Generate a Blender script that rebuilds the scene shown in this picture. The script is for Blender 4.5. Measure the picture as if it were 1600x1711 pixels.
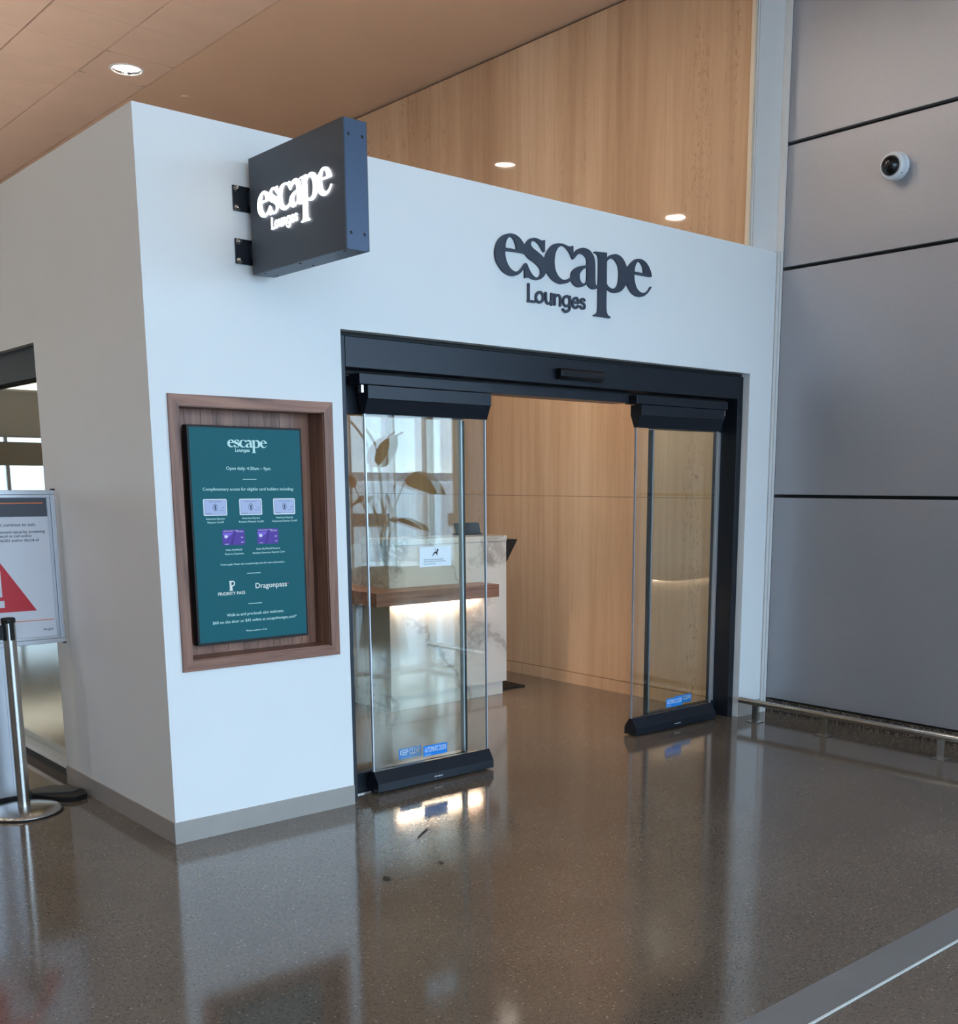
import bpy, bmesh, math, random
from mathutils import Vector, Matrix

random.seed(7)
S = bpy.context.scene
C = S.collection
for o in list(bpy.data.objects):
    bpy.data.objects.remove(o, do_unlink=True)


def lin(r, g, b):
    def f(c):
        c /= 255.0
        return c / 12.92 if c <= 0.04045 else ((c + 0.055) / 1.055) ** 2.4
    return (f(r), f(g), f(b), 1.0)


# ------------------------------------------------------------------ camera
F_PX, CX, CY = 1820.0, 902.1, 1141.0            # focal length and optical centre in pixels of the 1600x1711 frame
yaw, pitch, roll = math.radians(42.18), math.radians(-10.44), math.radians(-0.103)
fw = Vector((math.sin(yaw) * math.cos(pitch), math.cos(yaw) * math.cos(pitch), math.sin(pitch)))
rt = Vector((math.cos(yaw), -math.sin(yaw), 0))
up = rt.cross(fw)
rt2 = rt * math.cos(roll) - up * math.sin(roll)
up2 = rt2.cross(fw)
cam = bpy.data.cameras.new('camera')
camo = bpy.data.objects.new('camera', cam)
C.objects.link(camo)
M = Matrix((rt2, up2, -fw)).transposed().to_4x4()
M.translation = Vector((-1.908, -4.501, 1.58))
camo.matrix_world = M
cam.sensor_fit = 'HORIZONTAL'
cam.sensor_width = 36.0
cam.lens = 36.0 * F_PX / 1600.0
cam.shift_x = (800.0 - CX) / 1600.0
cam.shift_y = (CY - 855.5) / 1600.0
cam.clip_start = 0.05
cam.clip_end = 500
S.camera = camo

# ------------------------------------------------------------------ sky, exposure
S.view_settings.view_transform = 'Standard'
S.view_settings.look = 'None'
S.view_settings.gamma = 1.0
S.view_settings.use_curve_mapping = False
S.view_settings.exposure = 0.46
SKY = 6.6
w = bpy.data.worlds.new('sky')
S.world = w
w.use_nodes = True
nt = w.node_tree
nt.nodes.clear()
tc = nt.nodes.new('ShaderNodeTexCoord')
mp = nt.nodes.new('ShaderNodeMapping')
mp.inputs['Scale'].default_value = (1.6, 1.6, 6.0)
nz = nt.nodes.new('ShaderNodeTexNoise')
nz.inputs['Scale'].default_value = 2.2
nz.inputs['Detail'].default_value = 5
cr = nt.nodes.new('ShaderNodeValToRGB')
cr.color_ramp.elements[0].position = 0.38
cr.color_ramp.elements[0].color = (0.40, 0.62, 0.95, 1)
cr.color_ramp.elements[1].position = 0.62
cr.color_ramp.elements[1].color = (0.66, 0.84, 1.0, 1)
bg = nt.nodes.new('ShaderNodeBackground')
bg.inputs['Strength'].default_value = SKY
wo = nt.nodes.new('ShaderNodeOutputWorld')
nt.links.new(tc.outputs['Generated'], mp.inputs['Vector'])
nt.links.new(mp.outputs['Vector'], nz.inputs['Vector'])
nt.links.new(nz.outputs['Fac'], cr.inputs['Fac'])
nt.links.new(cr.outputs['Color'], bg.inputs['Color'])
nt.links.new(bg.outputs['Background'], wo.inputs['Surface'])


def portal(loc, sx, sy, rot):
    """light portal in a real window opening: guides sky sampling, emits nothing itself"""
    l = bpy.data.lights.new('window_portal', 'AREA')
    l.shape = 'RECTANGLE'
    l.size, l.size_y = sx, sy
    l.cycles.is_portal = True
    o = bpy.data.objects.new('window_portal', l)
    C.objects.link(o)
    o.location = loc
    o.rotation_euler = rot


HC = 4.86           # ceiling height
WY = -9.0           # window wall behind the camera
WX0, WX1, WZ0, WZ1 = -4.75, 13.45, 0.25, 4.45
portal(((WX0 + WX1) / 2, WY + 0.12, (WZ0 + WZ1) / 2), WX1 - WX0, WZ1 - WZ0, (math.radians(90), 0, 0))
portal((-5.0, 21.88, 1.75), 8.0, 1.7, (math.radians(-90), 0, 0))


# ------------------------------------------------------------------ materials
MATS = {}


def mat(name):
    m = bpy.data.materials.new(name)
    m.use_nodes = True
    n = m.node_tree
    n.nodes.clear()
    out = n.nodes.new('ShaderNodeOutputMaterial')
    return m, n, out


def N(n, t, **kw):
    x = n.nodes.new(t)
    for k, v in kw.items():
        if k.startswith('_'):
            setattr(x, k[1:], v)
        else:
            x.inputs[k.replace('__', ' ')].default_value = v
    return x


def pbsdf(n, out, col=None, rough=0.5, metal=0.0, spec=0.5, coat=0.0):
    b = n.nodes.new('ShaderNodeBsdfPrincipled')
    if col is not None:
        b.inputs['Base Color'].default_value = col
    b.inputs['Roughness'].default_value = rough
    b.inputs['Metallic'].default_value = metal
    b.inputs['Specular IOR Level'].default_value = spec
    b.inputs['Coat Weight'].default_value = coat
    n.links.new(b.outputs[0], out.inputs[0])
    return b


def coords(n, scale=(1, 1, 1), kind='Object', rot=(0, 0, 0)):
    t = n.nodes.new('ShaderNodeTexCoord')
    m = n.nodes.new('ShaderNodeMapping')
    m.inputs['Scale'].default_value = scale
    m.inputs['Rotation'].default_value = rot
    if kind == 'World':
        g = n.nodes.new('ShaderNodeNewGeometry')
        n.links.new(g.outputs['Position'], m.inputs['Vector'])
    else:
        n.links.new(t.outputs[kind], m.inputs['Vector'])
    return m


def ramp(n, stops, src):
    r = n.nodes.new('ShaderNodeValToRGB')
    e = r.color_ramp.elements
    while len(e) < len(stops):
        e.new(0.5)
    for i, (p, c) in enumerate(stops):
        e[i].position = p
        e[i].color = c
    n.links.new(src, r.inputs['Fac'])
    return r


def mixc(n, fac, a, b, mode='MIX'):
    x = n.nodes.new('ShaderNodeMix')
    x.data_type = 'RGBA'
    x.blend_type = mode
    for key, v in ((0, fac), (6, a), (7, b)):
        if isinstance(v, (int, float, tuple)):
            x.inputs[key].default_value = v
        else:
            n.links.new(v, x.inputs[key])
    return x.outputs[2]


def bump(n, b, src, strength=0.1, dist=0.01):
    u = n.nodes.new('ShaderNodeBump')
    u.inputs['Strength'].default_value = strength
    u.inputs['Distance'].default_value = dist
    n.links.new(src, u.inputs['Height'])
    n.links.new(u.outputs[0], b.inputs['Normal'])


def simple(name, col, rough=0.5, metal=0.0, spec=0.5, var=0.05, vscale=8.0, bmp=0.0, coat=0.0):
    """plain surface with a faint procedural tone variation"""
    m, n, out = mat(name)
    b = pbsdf(n, out, col, rough, metal, spec, coat)
    mp = coords(n, (1, 1, 1), 'World')
    nz = N(n, 'ShaderNodeTexNoise', Scale=vscale, Detail=4.0)
    n.links.new(mp.outputs[0], nz.inputs['Vector'])
    a = tuple(max(0, c * (1 - var)) for c in col[:3]) + (1,)
    c2 = tuple(min(1, c * (1 + var)) for c in col[:3]) + (1,)
    r = ramp(n, [(0.3, a), (0.7, c2)], nz.outputs['Fac'])
    n.links.new(r.outputs[0], b.inputs['Base Color'])
    if bmp:
        nb = N(n, 'ShaderNodeTexNoise', Scale=vscale * 40, Detail=2.0)
        n.links.new(mp.outputs[0], nb.inputs['Vector'])
        bump(n, b, nb.outputs['Fac'], bmp, 0.002)
    MATS[name] = m
    return m


def emis(name, col, strength=1.0, gloss=None):
    m, n, out = mat(name)
    b = pbsdf(n, out, (0.01, 0.01, 0.01, 1), 0.25 if gloss is None else gloss)
    b.inputs['Emission Color'].default_value = col
    b.inputs['Emission Strength'].default_value = strength
    b.inputs['Specular IOR Level'].default_value = 0.08
    MATS[name] = m
    return m


def glass(name, tint=(0.95, 0.97, 0.95, 1), f0=0.042):
    """clear pane: Schlick reflection over straight transmission on each face of the slab"""
    m, n, out = mat(name)
    lw = N(n, 'ShaderNodeLayerWeight', Blend=0.5)
    pw = n.nodes.new('ShaderNodeMath')
    pw.operation = 'POWER'
    pw.inputs[1].default_value = 5.0
    n.links.new(lw.outputs['Facing'], pw.inputs[0])
    ma = n.nodes.new('ShaderNodeMath')
    ma.operation = 'MULTIPLY_ADD'
    ma.inputs[1].default_value = 1.0 - f0
    ma.inputs[2].default_value = f0
    n.links.new(pw.outputs[0], ma.inputs[0])
    gl = N(n, 'ShaderNodeBsdfGlossy', Roughness=0.0)
    tr = N(n, 'ShaderNodeBsdfTransparent', Color=tint)
    mx = n.nodes.new('ShaderNodeMixShader')
    n.links.new(ma.outputs[0], mx.inputs[0])
    n.links.new(tr.outputs[0], mx.inputs[1])
    n.links.new(gl.outputs[0], mx.inputs[2])
    n.links.new(mx.outputs[0], out.inputs[0])
    MATS[name] = m
    return m


simple('white_paint', (0.80, 0.80, 0.79, 1), 0.55, var=0.015, vscale=1.5, bmp=0.03)
simple('wall_plain', (0.76, 0.74, 0.71, 1), 0.6, var=0.03)
simple('base_grey', lin(160, 153, 146), 0.45, var=0.03)
simple('black_anodised', lin(30, 34, 42), 0.36, metal=0.35, var=0.06, vscale=3)
simple('black_matte', lin(12, 12, 13), 0.6, var=0.1)
simple('black_gloss', lin(10, 10, 12), 0.12, var=0.1)
simple('slate_letters', lin(52, 60, 74), 0.5, var=0.04)
simple('steel', lin(190, 188, 184), 0.24, metal=1.0, var=0.05, vscale=30)
simple('chrome', lin(225, 225, 225), 0.1, metal=1.0, var=0.02)
simple('aluminium', lin(196, 200, 208), 0.34, metal=0.75, var=0.03)
simple('sign_paper', lin(214, 218, 228), 0.5, var=0.01)
simple('sign_band', lin(72, 76, 88), 0.5, var=0.02)
simple('ink', lin(58, 60, 72), 0.6, var=0.02)
simple('ink_black', lin(20, 24, 30), 0.6, var=0.02)
simple('orange_line', lin(226, 128, 70), 0.5, var=0.02)
simple('warning_red', lin(196, 36, 52), 0.45, var=0.03)
simple('notice_white', lin(232, 240, 244), 0.5, var=0.01)
simple('sticker_blue', lin(20, 130, 215), 0.4, var=0.03)
simple('sticker_ink', lin(235, 240, 245), 0.5, var=0.01)
simple('soffit_paint', lin(212, 182, 156), 0.6, var=0.02, vscale=2)
simple('tile_paint', lin(212, 186, 166), 0.75, var=0.03, vscale=4, bmp=0.15)
simple('plenum', lin(60, 48, 40), 0.9, var=0.05)
simple('column_paint', lin(226, 222, 218), 0.4, metal=0.1, var=0.02)
simple('trim_cream', lin(208, 194, 172), 0.45, var=0.02)
simple('edge_metal', lin(226, 234, 236), 0.35, metal=0.3, var=0.02)
simple('floor_strip', lin(112, 112, 114), 0.42, var=0.05, vscale=5)
simple('white_plastic', lin(226, 228, 230), 0.35, var=0.02)
simple('dome_black', lin(12, 13, 15), 0.04, var=0.05)
simple('leaf_green', lin(52, 84, 38), 0.38, var=0.25, vscale=6)
simple('stem_green', lin(70, 96, 52), 0.5, var=0.15)
simple('soil', lin(48, 38, 30), 0.95, var=0.3, vscale=40)
simple('planter', lin(70, 68, 66), 0.5, var=0.06)
simple('concrete', lin(196, 198, 198), 0.85, var=0.12, vscale=0.4)
simple('terminal_white', lin(214, 218, 222), 0.6, var=0.04, vscale=0.5)
simple('terminal_grey', lin(118, 126, 134), 0.6, var=0.08, vscale=0.5)
simple('dark_glass', lin(34, 48, 58), 0.1, var=0.05)
simple('hills', lin(120, 140, 150), 0.9, var=0.15, vscale=0.1)
simple('cloth_dark', lin(44, 46, 54), 0.85, var=0.12)
simple('skin', lin(176, 130, 106), 0.55, var=0.05)
simple('hair', lin(40, 30, 24), 0.7, var=0.15)
simple('seat_vinyl', lin(40, 42, 46), 0.45, var=0.06)
emis('lamp_lens', (1.0, 0.89, 0.77, 1), 95.0)
emis('fill_pendant_strip', (1.0, 0.90, 0.80, 1), 6.0)
emis('fill_wash_strip', (1.0, 0.89, 0.78, 1), 27.0)
emis('fill_cove_strip', (1.0, 0.88, 0.79, 1), 20.0)
emis('sign_light', (0.95, 0.97, 1.0, 1), 3.0)
emis('shelf_led', (1.0, 0.66, 0.47, 1), 60.0)
emis('screen_teal', lin(12, 84, 101), 0.8, 0.35)
emis('screen_text', lin(170, 218, 230), 0.75)
emis('screen_white', lin(214, 232, 242), 0.75)
emis('card_silver', lin(150, 176, 222), 0.75)
emis('card_edge', lin(196, 220, 240), 0.75)
emis('card_dark', lin(66, 84, 118), 0.75)
emis('card_purple', lin(76, 62, 158), 0.75)
emis('card_violet', lin(112, 100, 214), 0.75)
emis('card_indigo', lin(58, 46, 128), 0.75)
emis('screen_red', lin(230, 90, 96), 0.75)
emis('cove_light', (1.0, 0.96, 0.82, 1), 5.0)
glass('door_glass', (0.94, 0.98, 0.965, 1), 0.055)
glass('window_glass', (0.96, 0.98, 0.97, 1))
glass('lounge_glass', (0.74, 0.75, 0.66, 1), 0.055)


def m_travertine():
    m, n, out = mat('travertine')
    b = pbsdf(n, out, None, 0.03, 0.0, 0.5)

    def noise(sc, scale, detail, rough=0.6, dist=0.0):
        mp = coords(n, sc, 'World')
        a = N(n, 'ShaderNodeTexNoise', Scale=scale, Detail=detail, Roughness=rough, Distortion=dist)
        n.links.new(mp.outputs[0], a.inputs['Vector'])
        return a.outputs['Fac']
    broad = noise((1, 2.6, 0.10), 1.3, 3.0, 0.5)
    r1 = ramp(n, [(0.30, lin(184, 150, 120)), (0.5, lin(202, 170, 139)), (0.70, lin(214, 184, 154))], broad)
    mid = noise((1, 11.0, 0.32), 1.2, 6.0, 0.68, 0.3)
    r2 = ramp(n, [(0.30, (0.84, 0.81, 0.78, 1)), (0.52, (1, 1, 1, 1)), (0.72, (1.04, 1.04, 1.05, 1))], mid)
    c = mixc(n, 0.8, r1.outputs[0], r2.outputs[0], 'MULTIPLY')
    fine = noise((1, 60.0, 2.2), 1.3, 4.0, 0.7)
    r3 = ramp(n, [(0.34, (0.90, 0.89, 0.87, 1)), (0.55, (1, 1, 1, 1))], fine)
    c = mixc(n, 0.7, c, r3.outputs[0], 'MULTIPLY')
    # strings of worm-like pores that run up a few of the veins
    worm = noise((1, 30.0, 11.0), 1.5, 3.0, 0.55, 1.6)
    w1 = ramp(n, [(0.56, (0, 0, 0, 1)), (0.62, (1, 1, 1, 1))], worm)
    band = noise((1, 3.4, 0.06), 2.1, 2.0, 0.5)
    msk = ramp(n, [(0.57, (0, 0, 0, 1)), (0.63, (1, 1, 1, 1))], band)
    mm = n.nodes.new('ShaderNodeMath')
    mm.operation = 'MULTIPLY'
    n.links.new(w1.outputs[0], mm.inputs[0])
    n.links.new(msk.outputs[0], mm.inputs[1])
    c2 = mixc(n, mm.outputs[0], c, lin(170, 136, 106))
    n.links.new(c2, b.inputs['Base Color'])
    MATS['travertine'] = m


m_travertine()


def m_walnut(name, axis, seedv=0.0):
    m, n, out = mat(name)
    b = pbsdf(n, out, None, 0.42, 0.0, 0.4)
    sc = [26.0, 26.0, 26.0]
    sc[axis] = 1.4
    mp = coords(n, tuple(sc), 'World')
    oi = n.nodes.new('ShaderNodeObjectInfo')
    ad = n.nodes.new('ShaderNodeVectorMath')
    ad.operation = 'ADD'
    sca = n.nodes.new('ShaderNodeVectorMath')
    sca.operation = 'SCALE'
    sca.inputs[0].default_value = (13, 7, 5)
    n.links.new(oi.outputs['Random'], sca.inputs['Scale'])
    n.links.new(mp.outputs[0], ad.inputs[0])
    n.links.new(sca.outputs[0], ad.inputs[1])
    a = N(n, 'ShaderNodeTexNoise', Scale=1.0, Detail=6.0, Roughness=0.62, Distortion=0.8)
    n.links.new(ad.outputs[0], a.inputs['Vector'])
    r = ramp(n, [(0.28, lin(84, 54, 42)), (0.45, lin(140, 98, 80)), (0.6, lin(160, 116, 95)), (0.78, lin(178, 136, 113))], a.outputs['Fac'])
    tone = ramp(n, [(0.0, (0.78, 0.78, 0.80, 1)), (1.0, (1.12, 1.08, 1.05, 1))], oi.outputs['Random'])
    c = mixc(n, 0.8, r.outputs[0], tone.outputs[0], 'MULTIPLY')
    n.links.new(c, b.inputs['Base Color'])
    bump(n, b, a.outputs['Fac'], 0.06, 0.002)
    MATS[name] = m


m_walnut('walnut_x', 0)
m_walnut('walnut_z', 2)
m_walnut('walnut_y', 1)


def m_terrazzo():
    m, n, out = mat('terrazzo')
    b = pbsdf(n, out, None, 0.1, 0.0, 0.95)
    mp = coords(n, (1, 1, 1), 'World')
    big = N(n, 'ShaderNodeTexNoise', Scale=1.3, Detail=4.0)
    n.links.new(mp.outputs[0], big.inputs['Vector'])
    base = ramp(n, [(0.3, lin(95, 84, 74)), (0.7, lin(109, 98, 88))], big.outputs['Fac'])
    v = N(n, 'ShaderNodeTexVoronoi', Scale=120.0)
    n.links.new(mp.outputs[0], v.inputs['Vector'])
    spd = ramp(n, [(0.0, (1, 1, 1, 1)), (0.28, (1, 1, 1, 1)), (0.40, (0, 0, 0, 1))], v.outputs['Distance'])
    rnd = n.nodes.new('ShaderNodeSeparateColor')
    n.links.new(v.outputs['Color'], rnd.inputs[0])
    selw = ramp(n, [(0.955, (0, 0, 0, 1)), (0.97, (1, 1, 1, 1))], rnd.outputs[0])
    seld = ramp(n, [(0.62, (0, 0, 0, 1)), (0.75, (1, 1, 1, 1))], rnd.outputs[1])
    m1 = n.nodes.new('ShaderNodeMath')
    m1.operation = 'MULTIPLY'
    n.links.new(spd.outputs[0], m1.inputs[0])
    n.links.new(selw.outputs[0], m1.inputs[1])
    m2 = n.nodes.new('ShaderNodeMath')
    m2.operation = 'MULTIPLY'
    n.links.new(spd.outputs[0], m2.inputs[0])
    n.links.new(seld.outputs[0], m2.inputs[1])
    nz = N(n, 'ShaderNodeTexNoise', Scale=75.0, Detail=5.0, Roughness=0.75)
    n.links.new(mp.outputs[0], nz.inputs['Vector'])
    gr = ramp(n, [(0.34, (0.62, 0.62, 0.62, 1)), (0.66, (1.3, 1.28, 1.25, 1))], nz.outputs['Fac'])
    c = mixc(n, 0.8, base.outputs[0], gr.outputs[0], 'MULTIPLY')
    c = mixc(n, m2.outputs[0], c, lin(52, 45, 40))
    c = mixc(n, m1.outputs[0], c, lin(160, 148, 132))
    n.links.new(c, b.inputs['Base Color'])
    MATS['terrazzo'] = m


m_terrazzo()


def m_granite():
    m, n, out = mat('granite_base')
    b = pbsdf(n, out, None, 0.3)
    mp = coords(n, (1, 1, 1), 'World')
    nz = N(n, 'ShaderNodeTexNoise', Scale=70.0, Detail=3.0, Roughness=0.7)
    n.links.new(mp.outputs[0], nz.inputs['Vector'])
    r = ramp(n, [(0.40, lin(30, 26, 24)), (0.52, lin(70, 62, 54)), (0.62, lin(140, 126, 110))], nz.outputs['Fac'])
    n.links.new(r.outputs[0], b.inputs['Base Color'])
    MATS['granite_base'] = m


m_granite()


def m_panel():
    m, n, out = mat('grey_panel')
    b = pbsdf(n, out, None, 0.46, 0.5, 0.5)
    mp = coords(n, (1, 1, 1), 'World')
    nz = N(n, 'ShaderNodeTexNoise', Scale=420.0, Detail=1.0)
    n.links.new(mp.outputs[0], nz.inputs['Vector'])
    r = ramp(n, [(0.3, lin(158, 158, 163)), (0.7, lin(168, 168, 173))], nz.outputs['Fac'])
    n.links.new(r.outputs[0], b.inputs['Base Color'])
    MATS['grey_panel'] = m


m_panel()


def m_marble():
    m, n, out = mat('marble')
    b = pbsdf(n, out, None, 0.14, 0.0, 0.5)
    mp = coords(n, (1, 1, 1), 'World', (0.2, 0.62, 0.1))
    d = N(n, 'ShaderNodeTexNoise', Scale=1.7, Detail=6.0, Roughness=0.6)
    n.links.new(mp.outputs[0], d.inputs['Vector'])
    mx = n.nodes.new('ShaderNodeMix')
    mx.data_type = 'VECTOR'
    mx.inputs[0].default_value = 0.42
    n.links.new(mp.outputs[0], mx.inputs[4])
    n.links.new(d.outputs['Color'], mx.inputs[5])
    wv = N(n, 'ShaderNodeTexWave', Scale=1.15, Distortion=3.0, Detail=4.0)
    wv.inputs['Detail Scale'].default_value = 1.6
    n.links.new(mx.outputs[1], wv.inputs['Vector'])
    vein = ramp(n, [(0.0, (1, 1, 1, 1)), (0.008, (0.7, 0.7, 0.7, 1)), (0.022, (0, 0, 0, 1))], wv.outputs['Fac'])
    soft = ramp(n, [(0.0, (1, 1, 1, 1)), (0.35, (0, 0, 0, 1))], wv.outputs['Fac'])
    vor = N(n, 'ShaderNodeTexVoronoi', Scale=38.0)
    n.links.new(mx.outputs[1], vor.inputs['Vector'])
    peb = ramp(n, [(0.1, (0, 0, 0, 1)), (0.5, (1, 1, 1, 1))], vor.outputs['Distance'])
    area = ramp(n, [(0.55, (0, 0, 0, 1)), (0.64, (1, 1, 1, 1))], d.outputs['Fac'])
    pm = n.nodes.new('ShaderNodeMath')
    pm.operation = 'MULTIPLY'
    n.links.new(peb.outputs[0], pm.inputs[0])
    n.links.new(area.outputs[0], pm.inputs[1])
    c = mixc(n, soft.outputs[0], lin(210, 202, 194), lin(198, 191, 184))
    c = mixc(n, pm.outputs[0], c, lin(152, 144, 136))
    c = mixc(n, vein.outputs[0], c, lin(172, 164, 156))
    n.links.new(c, b.inputs['Base Color'])
    MATS['marble'] = m


m_marble()


# ------------------------------------------------------------------ mesh helpers
class MB:
    """collects shapes in world coordinates; build() links them as one mesh object"""

    def __init__(self):
        self.v, self.f, self.s = [], [], []

    def add(self, vs, fs, smooth=False):
        o = len(self.v)
        self.v += [tuple(x) for x in vs]
        self.f += [tuple(i + o for i in q) for q in fs]
        self.s += [smooth] * len(fs)
        return self

    def box(self, x0, x1, y0, y1, z0, z1, bev=0.0):
        if bev:
            bm = bmesh.new()
            bmesh.ops.create_cube(bm, size=1.0)
            for q in bm.verts:
                q.co = Vector(((x0 + x1) / 2 + q.co.x * (x1 - x0), (y0 + y1) / 2 + q.co.y * (y1 - y0), (z0 + z1) / 2 + q.co.z * (z1 - z0)))
            bmesh.ops.bevel(bm, geom=bm.edges[:], offset=bev, segments=2, affect='EDGES', profile=0.5)
            bm.verts.index_update()
            self.add([q.co for q in bm.verts], [[q.index for q in fc.verts] for fc in bm.faces])
            bm.free()
            return self
        vs = [(x0, y0, z0), (x1, y0, z0), (x1, y1, z0), (x0, y1, z0), (x0, y0, z1), (x1, y0, z1), (x1, y1, z1), (x0, y1, z1)]
        return self.add(vs, [(0, 3, 2, 1), (4, 5, 6, 7), (0, 1, 5, 4), (1, 2, 6, 5), (2, 3, 7, 6), (3, 0, 4, 7)])

    def prism(self, prof, axis, a, b):
        """extrude a closed 2D outline along axis: 'x' -> (y,z), 'y' -> (x,z), 'z' -> (x,y)"""
        def P(p, t):
            return {'x': (t, p[0], p[1]), 'y': (p[0], t, p[1]), 'z': (p[0], p[1], t)}[axis]
        n = len(prof)
        vs = [P(p, a) for p in prof] + [P(p, b) for p in prof]
        fs = [tuple(range(n - 1, -1, -1)), tuple(range(n, 2 * n))] + [(i, (i + 1) % n, n + (i + 1) % n, n + i) for i in range(n)]
        return self.add(vs, fs)

    def tube(self, pts, rad, seg=10, caps=True):
        pts = [Vector(p) for p in pts]
        if not hasattr(rad, '__len__'):
            rad = [rad] * len(pts)
        vs, fs = [], []
        ref = None
        for i, p in enumerate(pts):
            d = (pts[min(i + 1, len(pts) - 1)] - pts[max(i - 1, 0)]).normalized()
            if ref is None:
                ref = Vector((0, 0, 1)) if abs(d.z) < 0.9 else Vector((1, 0, 0))
            a = d.cross(ref).normalized()
            b = a.cross(d).normalized()
            ref = b
            for k in range(seg):
                t = 2 * math.pi * k / seg
                vs.append(p + (a * math.cos(t) + b * math.sin(t)) * rad[i])
        for i in range(len(pts) - 1):
            for k in range(seg):
                k2 = (k + 1) % seg
                fs.append((i * seg + k, i * seg + k2, (i + 1) * seg + k2, (i + 1) * seg + k))
        self.add(vs, fs, True)
        if caps:
            self.add(vs[:seg], [tuple(range(seg))])
            self.add(vs[-seg:], [tuple(range(seg - 1, -1, -1))])
        return self

    def lathe(self, prof, c, axis=(0, 0, 1), seg=32):
        """revolve (radius, height) pairs about axis through c"""
        ax = Vector(axis).normalized()
        ref = Vector((0, 0, 1)) if abs(ax.z) < 0.9 else Vector((1, 0, 0))
        a = ax.cross(ref).normalized()
        b = a.cross(ax)
        c = Vector(c)
        vs, fs = [], []
        for r, h in prof:
            for k in range(seg):
                t = 2 * math.pi * k / seg
                vs.append(c + ax * h + (a * math.cos(t) + b * math.sin(t)) * max(r, 1e-5))
        for i in range(len(prof) - 1):
            for k in range(seg):
                k2 = (k + 1) % seg
                fs.append((i * seg + k, i * seg + k2, (i + 1) * seg + k2, (i + 1) * seg + k))
        return self.add(vs, fs, True)

    def build(self, name, material, parent=None, auto=True):
        me = bpy.data.meshes.new(name)
        xs, ys, zs = zip(*self.v)
        base = Vector(((min(xs) + max(xs)) / 2, (min(ys) + max(ys)) / 2, min(zs)))
        me.from_pydata([Vector(p) - base for p in self.v], [], self.f)
        me.update()
        bm = bmesh.new()
        bm.from_mesh(me)
        bmesh.ops.recalc_face_normals(bm, faces=bm.faces)
        bm.to_mesh(me)
        bm.free()
        for p, q in zip(me.polygons, self.s):
            p.use_smooth = q
        return link(name, me, material, base, parent)


WL = {}


def link(name, me, material, base, parent=None):
    me.materials.clear()
    me.materials.append(MATS[material])
    o = bpy.data.objects.new(name, me)
    C.objects.link(o)
    WL[o] = Vector(base)
    if parent is not None:
        o.parent = parent
        o.location = Vector(base) - WL[parent]
    else:
        o.location = base
    return o


def thing(name, loc, label, cat, group=None):
    o = bpy.data.objects.new(name, None)
    o.empty_display_size = 0.1
    C.objects.link(o)
    o.location = loc
    WL[o] = Vector(loc)
    return tag(o, label, cat, group)


def tag(o, label, cat, group=None):
    o['label'] = label
    o['category'] = cat
    if group:
        o['group'] = group
    return o


def struct(o, label=None):
    o['kind'] = 'structure'
    if label:
        o['label'] = label
    return o


def from_curve(cu, name, material, origin, xa, ya, parent=None, sx=1.0, sy=None, off=(0, 0)):
    """turn a 2D curve or text into a mesh and stand it in the world on the plane origin + xa, ya"""
    tmp = bpy.data.objects.new('tmp', cu)
    C.objects.link(tmp)
    dg = bpy.context.evaluated_depsgraph_get()
    dg.update()
    me = bpy.data.meshes.new_from_object(tmp.evaluated_get(dg))
    bpy.data.objects.remove(tmp, do_unlink=True)
    sy = sx if sy is None else sy
    xa, ya, origin = Vector(xa), Vector(ya), Vector(origin)
    na = xa.cross(ya)
    for v in me.vertices:
        v.co = origin + xa * (v.co.x * sx + off[0]) + ya * (v.co.y * sy + off[1]) + na * v.co.z
    cs = [v.co for v in me.vertices]
    base = Vector([(min(c[i] for c in cs) + max(c[i] for c in cs)) / 2 for i in range(3)])
    for v in me.vertices:
        v.co -= base
    me.name = name
    return link(name, me, material, base, parent)


FX, FZ = (1, 0, 0), (0, 0, 1)                    # facing -Y


def text(body, x0, x1, z, y, material, parent, name='text_line', xa=FX, ya=FZ, depth=0.0003, hmax=None, origin=None):
    """one line of lettering whose width runs from x0 to x1 and whose baseline is at z, on the plane y"""
    cu = bpy.data.curves.new('text', 'FONT')
    cu.body = body
    cu.size = 1.0
    cu.extrude = depth
    cu.resolution_u = 3
    tmp = bpy.data.objects.new('tmp', cu)
    C.objects.link(tmp)
    bpy.context.view_layer.update()
    wd = tmp.dimensions.x
    lo = min(c[0] for c in tmp.bound_box)
    C.objects.unlink(tmp)
    bpy.data.objects.remove(tmp)
    k = (x1 - x0) / wd
    ky = k if hmax is None else min(max(k, hmax * 0.8), hmax)
    if origin is None:
        origin = (x0, y, z)
    return from_curve(cu, name, material, origin, xa, ya, parent, k, ky, (-lo * k, 0))


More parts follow.
